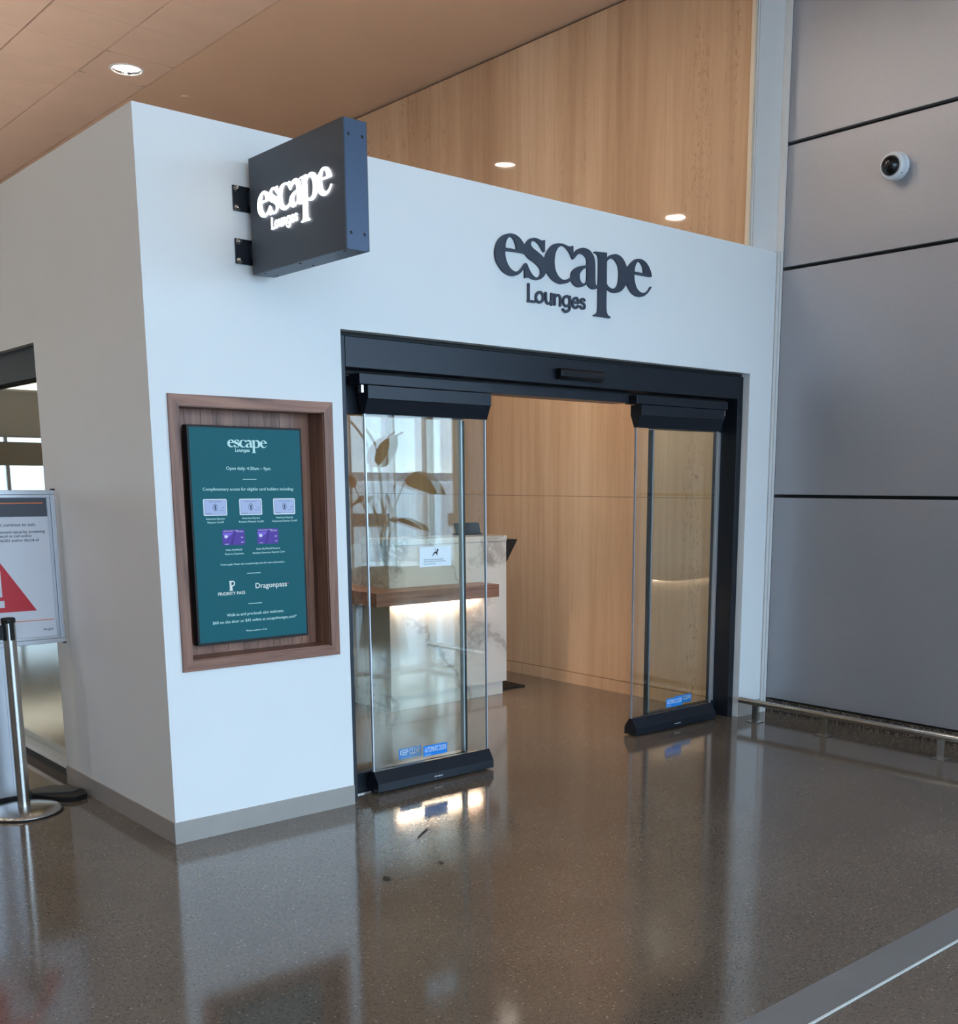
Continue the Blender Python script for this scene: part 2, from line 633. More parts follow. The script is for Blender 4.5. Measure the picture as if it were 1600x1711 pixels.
def smooth_poly(pts, closed=True, corner=38.0, sub=4):
    """Catmull-Rom through gentle points, straight corners kept sharp"""
    n = len(pts)
    P = [Vector((p[0], p[1])) for p in pts]
    sharp = []
    for i in range(n):
        a = P[i] - P[i - 1]
        b = P[(i + 1) % n] - P[i]
        sharp.append(a.length < 1e-9 or b.length < 1e-9 or math.degrees(a.angle(b)) > corner)
    if not closed:
        sharp[0] = sharp[-1] = True
    out = []
    for i in range(n if closed else n - 1):
        p1, p2 = P[i], P[(i + 1) % n]
        t1 = (p2 - P[i - 1]) * 0.5 if not sharp[i] else (p2 - p1)
        t2 = (P[(i + 2) % n] - p1) * 0.5 if not sharp[(i + 1) % n] else (p2 - p1)
        L = (p2 - p1).length
        t1 = t1.normalized() * L
        t2 = t2.normalized() * L
        for k in range(sub):
            t = k / sub
            h = (2 * t**3 - 3 * t**2 + 1, t**3 - 2 * t**2 + t, -2 * t**3 + 3 * t**2, t**3 - t**2)
            out.append(p1 * h[0] + t1 * h[1] + p2 * h[2] + t2 * h[3])
    if not closed:
        out.append(P[-1])
    return out


def curve2d(loops, depth):
    cu = bpy.data.curves.new('outline', 'CURVE')
    cu.dimensions = '2D'
    cu.fill_mode = 'BOTH'
    cu.extrude = depth
    for lp in loops:
        sp = cu.splines.new('POLY')
        sp.points.add(len(lp) - 1)
        for q, p in zip(sp.points, lp):
            q.co = (p[0], p[1], 0, 1)
        sp.use_cyclic_u = True
    return cu


def stroke_mesh(mb, pts, r, d, place, closed=False, cap=6):
    """flat stroke of half width r and half depth d along a smoothed centre line, with round ends"""
    P = smooth_poly(pts[:-1], True, 90, 3) if closed else smooth_poly(pts, False, 60, 4)
    n = len(P)
    ring = []
    for i, p in enumerate(P):
        if closed:
            t = (P[(i + 1) % n] - P[i - 1]).normalized()
        else:
            t = (P[min(i + 1, n - 1)] - P[max(i - 1, 0)]).normalized()
        nn = Vector((-t.y, t.x))
        ring.append((p + nn * r, p - nn * r))
    vs, fs = [], []
    for a, b in ring:
        vs += [place(a, d), place(b, d), place(b, -d), place(a, -d)]
    m = n if closed else n - 1
    for i in range(m):
        j = (i + 1) % n
        for k in range(4):
            k2 = (k + 1) % 4
            fs.append((4 * i + k, 4 * i + k2, 4 * j + k2, 4 * j + k))
    mb.add(vs, fs)
    if not closed:
        for c, q in ((P[0], P[0] - P[1]), (P[-1], P[-1] - P[-2])):
            a0 = math.atan2(q.y, q.x) - math.pi / 2
            arc = [c + Vector((math.cos(a0 + math.pi * k / cap), math.sin(a0 + math.pi * k / cap))) * r for k in range(cap + 1)]
            m2 = len(arc)
            mb.add([place(p, d) for p in arc] + [place(p, -d) for p in arc],
                   [tuple(range(m2)), tuple(range(2 * m2 - 1, m2 - 1, -1))] + [(k, k + 1, m2 + k + 1, m2 + k) for k in range(m2 - 1)])


def wordmark(parent, material, origin, xa, ya, scale, depth):
    """the traced 'escape' wordmark with 'Lounges' below it"""
    loops = [[(p[0] * 1e-4, p[1] * 1e-4) for p in smooth_poly(LOGO_OUT)]]
    loops += [[(p[0] * 1e-4, p[1] * 1e-4) for p in smooth_poly(h)] for h in LOGO_HOLES]
    r = from_curve(curve2d(loops, depth), 'escape_lettering', material, origin, xa, ya, parent, scale)
    mb = MB()
    xa, ya, origin = Vector(xa), Vector(ya), Vector(origin)
    na = xa.cross(ya)
    for k, st in enumerate(LOUNGES):
        stroke_mesh(mb, st, 66, depth * 0.8 + 0.00005 * (k % 3), lambda p, z: origin + xa * (p.x * 1e-4 * scale) + ya * (p.y * 1e-4 * scale) + na * z, k in (2, 7))
    me = bpy.data.meshes.new('lounges_lettering')
    cs = mb.v
    base = Vector([(min(c[i] for c in cs) + max(c[i] for c in cs)) / 2 for i in range(3)])
    me.from_pydata([Vector(c) - base for c in cs], [], mb.f)
    link('lounges_lettering', me, material, base, parent)


LOGO_OUT = [[2010,1690],[1880,1850],[1690,2010],[1430,2130],[1170,2170],[950,2150],[700,2080],[440,1940],[220,1740],[80,1520],[0,1270],[-20,1060],[20,830],[120,610],[290,420],[500,250],[760,140],[1020,90],[1200,100],[1430,160],[1630,260],[1800,400],[1950,570],[2000,630],[2000,100],[2060,100],[2180,150],[2330,160],[2520,110],[2710,90],[2890,100],[3100,170],[3290,290],[3450,460],[3540,620],[3620,530],[3800,360],[4040,210],[4320,120],[4600,100],[4840,140],[5080,210],[5280,320],[5370,370],[5460,270],[5600,160],[5800,90],[5990,90],[6200,140],[6420,240],[6570,340],[6630,280],[6760,170],[6940,110],[7110,110],[7290,160],[7450,230],[7450,-170],[7450,-610],[7440,-910],[7400,-1070],[7290,-1180],[7130,-1230],[7090,-1260],[7110,-1310],[7760,-1300],[8360,-1310],[8440,-1270],[8430,-1220],[8290,-1180],[8170,-1080],[8110,-910],[8090,-550],[8090,-100],[8110,290],[8270,180],[8490,110],[8770,100],[9040,160],[9270,260],[9490,440],[9630,600],[9730,740],[9790,610],[9960,410],[10170,250],[10430,140],[10720,110],[10950,130],[11210,210],[11430,350],[11610,510],[11780,710],[11810,770],[11730,780],[11660,700],[11520,540],[11350,430],[11180,370],[10970,360],[10750,430],[10560,570],[10440,770],[10360,1010],[10330,1300],[10830,1300],[11300,1300],[11730,1310],[11820,1340],[11780,1490],[11670,1690],[11500,1900],[11280,2070],[10990,2170],[10660,2170],[10380,2100],[10110,1920],[9900,1730],[9740,1540],[9670,1660],[9510,1880],[9300,2060],[9040,2160],[8770,2180],[8500,2120],[8280,2020],[8090,1870],[8080,2170],[7610,2130],[7150,2100],[7100,2070],[7100,2020],[7240,2000],[7370,1930],[7440,1790],[7460,1470],[7460,1020],[7450,580],[7420,400],[7330,300],[7240,360],[7210,490],[7190,840],[7180,1340],[7140,1630],[7080,1800],[6980,1930],[6820,2060],[6610,2150],[6350,2170],[6180,2160],[5970,2100],[5750,1990],[5610,1850],[5550,1780],[5500,1830],[5490,2150],[5430,2160],[5300,2110],[5140,2100],[4900,2140],[4660,2170],[4420,2150],[4190,2100],[3950,1990],[3750,1820],[3580,1610],[3480,1420],[3440,1190],[3330,1290],[3130,1410],[2940,1500],[2750,1580],[2560,1670],[2440,1780],[2420,1870],[2460,1960],[2560,2010],[2670,2030],[2860,1980],[3040,1870],[3170,1730],[3290,1580],[3350,1550],[3410,1590],[3430,2160],[3360,2170],[3290,2130],[3190,2120],[2980,2160],[2790,2180],[2560,2160],[2330,2070],[2140,1910],[2050,1760]]
LOGO_HOLES = [[[660,1270],[1060,1280],[1540,1300],[2030,1290],[2100,1240],[2250,1130],[2440,1040],[2670,960],[2900,840],[3080,700],[3130,550],[3100,390],[2980,270],[2870,230],[2710,240],[2540,330],[2390,480],[2270,640],[2180,790],[2120,850],[2030,840],[1950,760],[1800,590],[1650,450],[1500,370],[1350,340],[1170,380],[980,490],[820,670],[710,890],[660,1100]],[[690,1420],[690,1580],[750,1760],[860,1920],[990,2000],[1120,1990],[1250,1910],[1370,1730],[1430,1550],[1450,1430],[1060,1430]],[[5470,1460],[5390,1560],[5270,1740],[5060,1930],[4840,2040],[4620,2040],[4420,1950],[4270,1780],[4170,1560],[4120,1280],[4130,1010],[4190,770],[4330,560],[4510,420],[4750,340],[4960,360],[5160,440],[5340,530],[5370,740],[5510,930],[5810,1110],[6100,1210],[6490,1300],[6570,1350],[6540,1580],[6440,1720],[6270,1810],[6080,1840],[5880,1790],[5720,1680],[5570,1520]],[[6560,1190],[6320,1090],[6110,930],[6010,790],[6000,610],[6050,460],[6160,350],[6290,310],[6440,370],[6540,490],[6570,800]],[[8090,1700],[8240,1820],[8460,1910],[8640,1890],[8820,1790],[8990,1600],[9080,1340],[9090,1040],[9050,730],[8940,480],[8780,360],[8630,310],[8400,330],[8220,410],[8100,520],[8090,1100]],[[10350,1440],[10370,1620],[10460,1850],[10600,2000],[10710,2030],[10860,1970],[11000,1840],[11100,1640],[11130,1430],[10730,1440]]]
LOUNGES = [[[2290,-170],[2290,-600],[2290,-1010]],[[2260,-1020],[2720,-1010]],[[3330,-720],[3320,-810],[3270,-890],[3200,-950],[3120,-990],[3030,-1000],[2940,-980],[2870,-930],[2830,-860],[2810,-770],[2830,-690],[2870,-610],[2940,-540],[3030,-500],[3120,-490],[3200,-510],[3270,-560],[3320,-630],[3330,-720]],[[3520,-480],[3530,-810],[3580,-950],[3700,-1000],[3840,-950],[3930,-820]],[[3930,-480],[3930,-1030]],[[4160,-490],[4170,-1000]],[[4170,-640],[4270,-530],[4390,-490],[4520,-530],[4580,-670],[4570,-1010]],[[5310,-710],[5290,-800],[5250,-880],[5180,-940],[5090,-980],[5000,-990],[4920,-970],[4850,-920],[4800,-850],[4790,-760],[4800,-670],[4850,-590],[4910,-530],[5000,-490],[5090,-480],[5180,-500],[5250,-550],[5290,-620],[5310,-710]],[[5290,-480],[5290,-770],[5290,-1050],[5200,-1200],[5050,-1280],[4910,-1270],[4780,-1190]],[[5520,-740],[5950,-730]],[[5950,-730],[5910,-580],[5800,-500],[5690,-510],[5560,-590],[5500,-750],[5520,-900],[5640,-1000],[5780,-1000],[5910,-900]],[[6410,-550],[6320,-500],[6190,-510],[6120,-600],[6170,-680],[6340,-740],[6430,-830],[6400,-940],[6270,-990],[6140,-950],[6090,-910]]]

# ================================================================== THE SETTING
def bx(name, m, *a, parent=None, bev=0.0):
    return MB().box(*a, bev=bev).build(name, m, parent)


# ---- floor
floor = struct(bx('floor', 'terrazzo', -10, 14, -9, 22, -0.2, 0.0), 'polished brown terrazzo floor')
struct(bx('trim_1', 'floor_strip', -10, 14, -2.815, -2.675, -0.004, 0.0012), 'smooth grey band set into the terrazzo floor')
struct(bx('trim_2', 'edge_metal', -10, 14, -2.826, -2.817, -0.004, 0.0022), 'bright metal edge strip along the grey floor band')

# ---- front wall of the lounge: white portal with door opening and niche
W, H, DA, DB, DH, TH = 4.236, 3.05, 0.923, 4.0, 2.274, 0.25
NX0, NX1, NZ0, NZ1 = 0.115, 0.823, 0.803, 1.902     # niche opening
fw_ = MB()
fw_.box(0, NX0, 0, TH, 0, H)
fw_.box(NX0, NX1, 0, TH, 0, NZ0)
fw_.box(NX0, NX1, 0, TH, NZ1, H)
fw_.box(NX0, NX1, 0.16, TH, NZ0, NZ1)
fw_.box(NX1, DA, 0, TH, 0, H)
fw_.box(DA, DB, 0, TH, DH, H)
fw_.box(DB, W, 0, TH, 0, H)
wall_front = struct(fw_.build('wall_front', 'white_paint'), 'white painted portal wall around the lounge doors')
struct(MB().box(-0.006, DA, -0.006, 0, 0, 0.097).box(-0.006, 0.0, 0, 1.345, 0, 0.097).build('baseboard_front', 'base_grey'), 'grey rubber baseboard along the white walls')
struct(MB().box(DB, W, -0.006, 0, 0, 0.097).build('baseboard_front_right', 'base_grey'), 'short grey baseboard right of the doors')

# ---- left wall (faces -X) with a big window
WLY = 1.35
lw = MB()
lw.box(0, TH, TH, WLY, 0, H)
lw.box(0, TH, WLY, 6.0, 2.257, H)
lw.box(0, TH, 6.0, 10.0, 0, H)
struct(lw.build('wall_left', 'white_paint'), 'plain white side wall of the lounge')
wn = struct(MB().box(0.04, 0.16, WLY, 6.0, 2.10, 2.257).box(0.04, 0.16, WLY, 6.0, 0.0, 0.05).box(0.04, 0.16, 5.94, 6.0, 0.05, 2.1).build('window_1', 'black_matte'), 'dark framed lounge window in the side wall')
bx('window_sill', 'aluminium', 0.03, 0.17, WLY, 5.94, 0.05, 0.075, parent=wn)
bx('pane', 'lounge_glass', 0.09, 0.10, WLY, 5.94, 0.075, 2.10, parent=wn)

# ---- travertine wall (faces -X)
tw = struct(MB().box(4.065, 4.3, 0.25, 10.0, 0, HC).build('wall_lounge', 'plenum'), 'travertine clad wall running back into the lounge')
bx('travertine_slab', 'travertine', 4.04, 4.064, 0.09, 10.0, 0.092, 1.4715, parent=tw)
bx('travertine_slab', 'travertine', 4.04, 4.064, 0.09, 10.0, 1.4745, HC - 0.02, parent=tw)
bx('travertine_base', 'travertine', 4.022, 4.064, 0.26, 1.9, 0.0, 0.088, parent=tw)
bx('travertine_base', 'travertine', 4.022, 4.064, 1.903, 10.0, 0.0, 0.088, parent=tw)
# corner column between the travertine and the grey panels
struct(bx('trim_3', 'trim_cream', 4.012, 4.028, 0.06, 0.09, H, HC), 'cream edge strip of the travertine wall')
struct(MB().box(4.030, 4.042, 0.055, 0.085, H, HC).box(4.046, 4.30, 0.05, 0.08, H, HC).build('trim_4', 'column_paint'), 'pale grey metal corner panel above the portal')
struct(MB().box(4.242, 4.268, -0.006, 0.045, 0, H + 0.01).box(4.272, 4.298, -0.008, 0.045, 0, H + 0.01).box(4.290, 4.303, -0.006, 0.045, H + 0.01, HC).build('trim_5', 'column_paint'), 'slim grey corner trim beside the portal')
struct(bx('trim_6', 'black_matte', 4.066, 4.31, 0.082, 0.25, H, HC), 'dark void behind the corner panel')

# ---- right wall: grey metal panels
YE = -3.35
wr = struct(MB().box(4.345, 4.6, YE, 0.05, 0, HC).build('wall_right', 'black_matte'), 'wall clad in grey satin metal panels')
zz = [0.10, 1.49, 2.953, 3.717, HC]
for k in range(4):
    z0 = zz[k] + (0.011 if k else 0)
    z1 = zz[k + 1] - (0.011 if k < 3 else 0)
    bx('metal_panel', 'grey_panel', 4.306, 4.345, YE, -0.005, z0, z1, parent=wr, bev=0.003)
bx('granite_base', 'granite_base', 4.312, 4.345, YE, -0.01, 0.0, 0.088, parent=wr)
struct(bx('wall_right_return', 'wall_plain', 4.3, 14, YE, YE + 0.2, 0, HC), 'plain wall round the corner from the grey panels')

# ---- outer shell of the concourse
struct(bx('wall_lounge_end', 'wall_plain', 0, 4.3, 10.0, 10.2, 0, HC), 'far end wall inside the lounge')
struct(MB().box(0, 0.25, 10.2, 22, 0, HC).box(0, 0.25, 10.0, 10.2, H, HC).build('wall_beyond', 'wall_plain'), 'concourse side wall beyond the lounge')
struct(MB().box(-10, 0, 22, 22.2, 0, 0.9).box(-10, 0, 22, 22.2, 2.6, HC).box(-10, -9, 22, 22.2, 0.9, 2.6).box(-1, 0, 22, 22.2, 0.9, 2.6).build('wall_north', 'wall_plain'), 'far end wall of the concourse with a long window')
struct(bx('wall_east', 'wall_plain', 14, 14.2, -9, YE, 0, HC), 'end wall of the concourse')
struct(bx('wall_west', 'wall_plain', -10.2, -10, -9, 22, 0, HC), 'long plain wall of the concourse')
w2 = struct(MB().box(-9, -1, 22.04, 22.12, 0.9, 0.95).box(-9, -1, 22.04, 22.12, 2.55, 2.6).build('window_2', 'aluminium'), 'long window at the far end of the concourse')
for k in range(6):
    xx = -9 + k * 1.6
    bx('mullion', 'aluminium', max(-9, xx - 0.04), min(-1, xx + 0.04), 22.04, 22.12, 0.95, 2.55, parent=w2)
    if k < 5:
        bx('pane', 'window_glass', xx + 0.04, xx + 1.56, 22.075, 22.085, 0.95, 2.55, parent=w2)
lb = thing('light_band', (-5, 21.9, 3.5), 'long glowing band high on the far wall mirrored in the side window', 'light')
MB().box(-9.5, -0.5, 21.93, 21.995, 3.55, 4.25).build('housing', 'white_plastic', lb)
MB().box(-9.45, -0.55, 21.92, 21.93, 3.6, 4.2).build('diffuser', 'cove_light', lb)
ck = thing('far_counter', (-5, 20, 0), 'long dark counter at the far end mirrored in the side window', 'counter')
MB().box(-9.6, -0.4, 19.6, 20.3, 0, 1.18).build('body', 'sign_band', ck)
MB().box(-9.7, -0.3, 19.5, 20.4, 1.18, 1.22, bev=0.005).build('top', 'aluminium', ck)
hs = thing('overhead_sign', (-4.2, 16, 2.1), 'dark hanging concourse sign mirrored in the side window', 'sign')
MB().box(-5.6, -2.6, 15.95, 16.05, 1.85, 2.25, bev=0.01).build('panel', 'sign_band', hs)
for xx in (-5.2, -3.0):
    MB().tube([(xx, 16, 2.25), (xx, 16, HC)], 0.012, 8).build('hanger', 'steel', hs)
struct(MB().box(-10, WX0, -9.2, WY, 0, HC).box(WX1, 14, -9.2, WY, 0, HC).box(WX0, WX1, -9.2, WY, 0, WZ0).box(WX0, WX1, -9.2, WY, WZ1, HC).build('wall_south', 'wall_plain'), 'window wall of the concourse')
w3 = struct(MB().box(WX0, WX1, -9.15, -9.05, WZ0, WZ0 + 0.06).box(WX0, WX1, -9.15, -9.05, WZ1 - 0.06, WZ1).build('window_3', 'aluminium'), 'tall window wall of the concourse')
k = 0
x = WX0
while x < WX1 - 0.01:
    wd = 0.11 if k % 4 == 0 else 0.04
    bx('mullion', 'column_paint' if k % 4 == 0 else 'aluminium', max(WX0, x - wd / 2), x + wd / 2, -9.16, -9.0 + (0.0 if k % 4 == 0 else -0.04), WZ0 + 0.06, WZ1 - 0.06, parent=w3)
    bx('pane', 'window_glass', x + wd / 2, min(WX1, x + 0.65 - (0.055 if (k + 1) % 4 == 0 else 0.02)), -9.105, -9.095, WZ0 + 0.06, WZ1 - 0.06, parent=w3)
    x += 0.65
    k += 1

# ---- ceiling: smooth soffit band, tiled field
cl = MB()
cl.box(2.316, 14.2, -9.2, 10.2, HC, HC + 0.2)
cl.box(-10.2, 2.305, -9.2, 2.72, HC, HC + 0.2)
cl.box(-10.2, -1.29, 2.72, 22.2, HC, HC + 0.2)
cl.box(-1.29, 2.305, 10.2, 22.2, HC, HC + 0.2)
struct(cl.build('ceiling', 'soffit_paint'), 'smooth beige ceiling')
tf = struct(bx('ceiling_tiled', 'plenum', -1.30, 2.316, 2.70, 10.2, HC + 0.03, HC + 0.2), 'tiled field of the ceiling')
TXS = [2.305, 1.754, 1.150, 0.543, -0.064, -0.671, -1.278]
TYS = [2.73 + 0.607 * k for k in range(13)]
tcache = {}
for i in range(len(TXS) - 1):
    for j in range(len(TYS) - 1):
        x1, x0 = TXS[i] - 0.006, TXS[i + 1] + 0.006
        y0, y1 = TYS[j] + 0.0015, TYS[j + 1] - 0.0015
        if y1 > 10:
            continue
        hole = (i == 0 and abs((y0 + y1) / 2 - 4.85) < 0.1)
        if hole:
            # tile cut round the downlight
            m = MB()
            cx, cy, r = 2.032, 4.845, 0.126
            seg = 32
            ring = [(cx + r * math.cos(2 * math.pi * q / seg), cy + r * math.sin(2 * math.pi * q / seg)) for q in range(seg)]
            outr = []
            for q in range(seg):
                t = 2 * math.pi * q / seg
                dx, dy = math.cos(t), math.sin(t)
                s1 = min(((x1 - cx) if dx > 0 else (cx - x0)) / max(abs(dx), 1e-6), ((y1 - cy) if dy > 0 else (cy - y0)) / max(abs(dy), 1e-6))
                outr.append((cx + dx * s1, cy + dy * s1))
            vs = [(p[0], p[1], HC) for p in ring] + [(p[0], p[1], HC) for p in outr] + [(p[0], p[1], HC + 0.02) for p in ring] + [(p[0], p[1], HC + 0.02) for p in outr]
            fs = []
            for q in range(seg):
                q2 = (q + 1) % seg
                fs += [(q, q2, seg + q2, seg + q), (2 * seg + q, 3 * seg + q, 3 * seg + q2, 2 * seg + q2), (q, 2 * seg + q, 2 * seg + q2, q2), (seg + q, seg + q2, 3 * seg + q2, 3 * seg + q)]
            m.add(vs, fs)
            m.build('ceiling_tile', 'tile_paint', tf)
            continue
        key = round(x1 - x0, 3)
        if key not in tcache:
            tcache[key] = MB().box(x0, x1, y0, y1, HC, HC + 0.02, bev=0.0015).build('ceiling_tile', 'tile_paint', tf)
            src = tcache[key]
        else:
            src = tcache[key]
            c = src.copy()
            C.objects.link(c)
            c.parent = tf
            c.location = Vector(((x0 + x1) / 2, (y0 + y1) / 2, HC)) - WL[tf]


# ---- downlights
def downlight(x, y, label, r=0.125, group=None, col=(1.0, 0.86, 0.70), recessed=False):
    t = thing('downlight', (x, y, HC), label, 'light', group)
    MB().lathe([(r - 0.014, 0.0), (r - 0.012, -0.006), (r + 0.006, -0.004), (r + 0.010, 0.0)], (x, y, HC)).build('trim_ring', 'white_plastic', t)
    if recessed:
        MB().lathe([(r - 0.013, -0.004), (r - 0.020, 0.016), (r - 0.024, 0.026)], (x, y, HC), seg=28).build('reflector', 'chrome', t)
        zl = 0.016
    else:
        zl = -0.005
    MB().lathe([(0.0001, zl), (r - 0.020 if recessed else r - 0.014, zl), (r - 0.020 if recessed else r - 0.014, zl + 0.004), (0.0001, zl + 0.004)], (x, y, HC), seg=28).build('lens', 'lamp_lens', t)
    return t


downlight(2.032, 4.845, 'lit round downlight in the tiled ceiling above the side wall', recessed=True)
downlight(-1.02, 5.13, 'lit downlight mirrored in the travertine wall above the white portal by the grey panels')
G = 'unseen downlights added overhead'  # lamps out of view, most of them added to brighten walls and lounge
for x, y in [(-1.5, -4.9), (-5.2, -4.9), (-2.2, -1.2), (-2.2, 1.6), (-5.6, 1.6), (-3.7, 0.2), (-3.7, 3.4), (2.2, -0.3), (1.0, 1.2), (2.2, 0.8)]:
    downlight(x, y, 'unseen round ceiling downlight added overhead', group=G)


def fill_uplight(x0, x1, y0, y1, z, label, hang=True, strip='fill_cove_strip'):
    """added linear fill light, out of view, that brightens the ceiling"""
    t = thing('added_uplight', ((x0 + x1) / 2, (y0 + y1) / 2, z), label, 'light')
    MB().box(x0, x1, y0, y1, z, z + 0.05, bev=0.004).build('housing', 'white_plastic', t)
    MB().box(x0 + 0.01, x1 - 0.01, y0 + 0.01, y1 - 0.01, z + 0.0505, z + 0.054).build('diffuser', strip, t)
    if hang:
        for k in (0.15, 0.85):
            xx, yy = x0 + (x1 - x0) * k, y0 + (y1 - y0) * k
            MB().tube([(xx, yy, z + 0.054), (xx, yy, HC)], 0.003, 6).build('hanger', 'steel', t)
    return t


fill_uplight(0.26, 0.36, 0.4, 9.6, 2.93, 'hidden cove light added along the lounge side wall to brighten the ceiling', False)  # added fill hidden behind the wall top, lifts ceiling and upper travertine
fill_uplight(-4.5, 1.6, -2.45, -2.33, 4.36, 'unseen hanging fill light added over the concourse in front of the lounge', strip='fill_pendant_strip')  # added fill out of view, lifts the concourse ceiling and grey panels
ww = thing('added_wall_washer', (2.0, 0.3, 2.8), 'hidden linear fill light added on the back of the portal wall', 'light')  # added fill hidden behind the portal, lights lower travertine and desk
MB().prism([(0.2505, 2.80), (0.2505, 2.92), (0.30, 2.92), (0.36, 2.86), (0.36, 2.84), (0.29, 2.80)], 'x', 0.5, 3.7).build('housing', 'white_plastic', ww)
MB().prism([(0.292, 2.797), (0.358, 2.835), (0.362, 2.831), (0.296, 2.793)], 'x', 0.52, 3.68).build('diffuser', 'fill_wash_strip', ww)

# ================================================================== OBJECTS
# ---- automatic door set
hd = thing('door_operator_header', (2.46, 0.15, 2.11), 'black sliding door header beam across the top of the lounge opening', 'door header')
MB().box(0.924, 3.999, 0.065, 0.245, 2.2565, 2.2735).build('head_channel', 'black_matte', hd)
MB().box(0.978, 3.945, 0.05, 0.235, 2.112, 2.254, bev=0.003).build('cover', 'black_anodised', hd)
MB().box(0.978, 3.945, 0.145, 0.235, 2.094, 2.111).build('track', 'black_matte', hd)
MB().box(1.88, 2.97, 0.10, 0.235, 2.045, 2.094).build('inner_track', 'black_anodised', hd)
sn = MB().prism([(0.05, 2.196), (0.05, 2.138), (0.022, 2.140), (0.006, 2.155), (0.004, 2.185), (0.012, 2.197)], 'x', 2.325, 2.662).build('motion_sensor', 'black_gloss', hd)
MB().prism([(0.0045, 2.160), (0.0035, 2.160), (0.0035, 2.182), (0.0045, 2.182)], 'x', 2.37, 2.61).build('sensor_window', 'dome_black', sn)
for nm, xa_, xb_, lab in (('door_jamb', 0.924, 0.976, 'black left door jamb against the white wall'), ('door_jamb', 3.947, 3.999, 'black right door jamb beside the grey panels')):
    j = thing(nm, ((xa_ + xb_) / 2, 0.15, 0), lab, 'door jamb')
    MB().box(xa_, xb_, 0.05, 0.245, 0.0, 2.256, bev=0.002).build('post', 'black_anodised', j)
    xi = xb_ if xa_ < 2 else xa_
    MB().lathe([(0.0001, 0.004), (0.006, 0.003), (0.007, 0)], ((xa_ + xb_) / 2, 0.05, 2.03), (0, -1, 0), 12).build('screw', 'black_gloss', j)

RAILB = [(0.055, 0.010), (0.05, 0.012), (0.05, 0.055), (0.088, 0.112), (0.112, 0.112), (0.15, 0.055), (0.15, 0.010)]
RAILT = [(0.088, 1.905), (0.058, 1.972), (0.052, 1.976), (0.052, 2.036), (0.14, 2.036), (0.14, 1.976), (0.112, 1.905)]


def leaf(x0, x1, cx0, cx1, label, hang):
    t = thing('sliding_door', ((x0 + x1) / 2, 0.1, 0.01), label, 'door', 'sliding glass door leaves')
    MB().prism(RAILB, 'x', x0, x1).build('bottom_rail', 'black_anodised', t)
    MB().prism(RAILT, 'x', x0, x1).build('top_rail', 'black_anodised', t)
    MB().box(cx0, cx1, 0.046, 0.14, 2.039, 2.090, bev=0.003).build('carrier_cover', 'black_anodised', t)
    MB().box(x0 + 0.004, x1 - 0.004, 0.095, 0.105, 0.11, 1.908).build('glass_pane', 'door_glass', t)
    for q in (x0 + 0.002, x1 - 0.010):
        MB().box(q, q + 0.006, 0.093, 0.107, 0.112, 1.905).build('edge_strip', 'aluminium', t)
    MB().box(hang, hang + 0.014, 0.06, 0.09, 2.0, 2.038, bev=0.002).build('hanger_bolt', 'chrome', t)
    return t


lfL = leaf(1.10, 1.866, 1.05, 1.872, 'sliding glass leaf on the left with animal notice, behind it the desk', 1.068)
lfR = leaf(3.03, 3.818, 2.982, 3.842, 'narrow looking sliding glass leaf on the right by the grey panels', 3.822)


def sidelite(x0, x1, lead, label):
    t = thing('fixed_glass_panel', ((x0 + x1) / 2, 0.19, 0), label, 'glass panel', 'fixed glass panels behind the sliding leaves')
    MB().box(x0, x1, 0.165, 0.215, 0.0, 0.10, bev=0.003).build('bottom_rail', 'black_anodised', t)
    MB().box(x0, x1, 0.165, 0.215, 1.905, 2.093, bev=0.003).build('top_rail', 'black_anodised', t)
    MB().box(x0 + 0.002, x1 - 0.002, 0.185, 0.195, 0.10, 1.905).build('glass_pane', 'door_glass', t)
    d = 1 if lead == x1 else -1
    e = lead - d * 0.004
    MB().box(min(e, e - d * 0.010), max(e, e - d * 0.010), 0.176, 0.204, 0.10, 1.905).build('edge_strip', 'aluminium', t)
    e2 = lead - d * 0.0145
    MB().box(min(lead, lead + d * 0.012), max(lead, lead + d * 0.012), 0.178, 0.202, 0.10, 1.90).build('edge_seal', 'black_matte', t)
    o = x0 if lead == x1 else x1
    MB().box(min(o, o + d * 0.010), max(o, o + d * 0.010), 0.178, 0.204, 0.10, 1.905).build('edge_strip', 'aluminium', t)
    return t


slL = sidelite(0.978, 1.772, 1.772, 'fixed glass panel behind the left sliding leaf')
slR = sidelite(3.272, 3.945, 3.272, 'fixed glass panel behind the right sliding leaf')
tag(bx('door_threshold', 'steel', 0.978, 1.10, 0.12, 0.164, 0.0005, 0.006), 'bright metal floor guide at the foot of the left jamb', 'floor guide')

# small maker's mark on the bottom rails
for t, xa_ in ((lfL, 1.455), (lfR, 3.40)):
    text('ASSA ABLOY', xa_, xa_ + 0.058, 0.029, 0.0495, 'sticker_ink', t, 'maker_mark', hmax=0.010)


def sticker(x0, x1, z0, z1, y, lines, label, small=None):
    t = thing('door_sticker', ((x0 + x1) / 2, y, z0), label, 'sticker', 'blue safety stickers on the door glass')
    MB().box(x0, x1, y - 0.0008, y, z0, z1).build('backing', 'sticker_blue', t)
    text(lines, x0 + 0.008, x1 - 0.006, z0 + (z1 - z0) * 0.36, y - 0.0012, 'sticker_ink', t, 'lettering', depth=0.0001, hmax=0.052)
    if small:
        text(small, x0 + 0.008, x0 + 0.05, z0 + 0.006, y - 0.0012, 'sticker_ink', t, 'lettering', depth=0.0001)
    return t


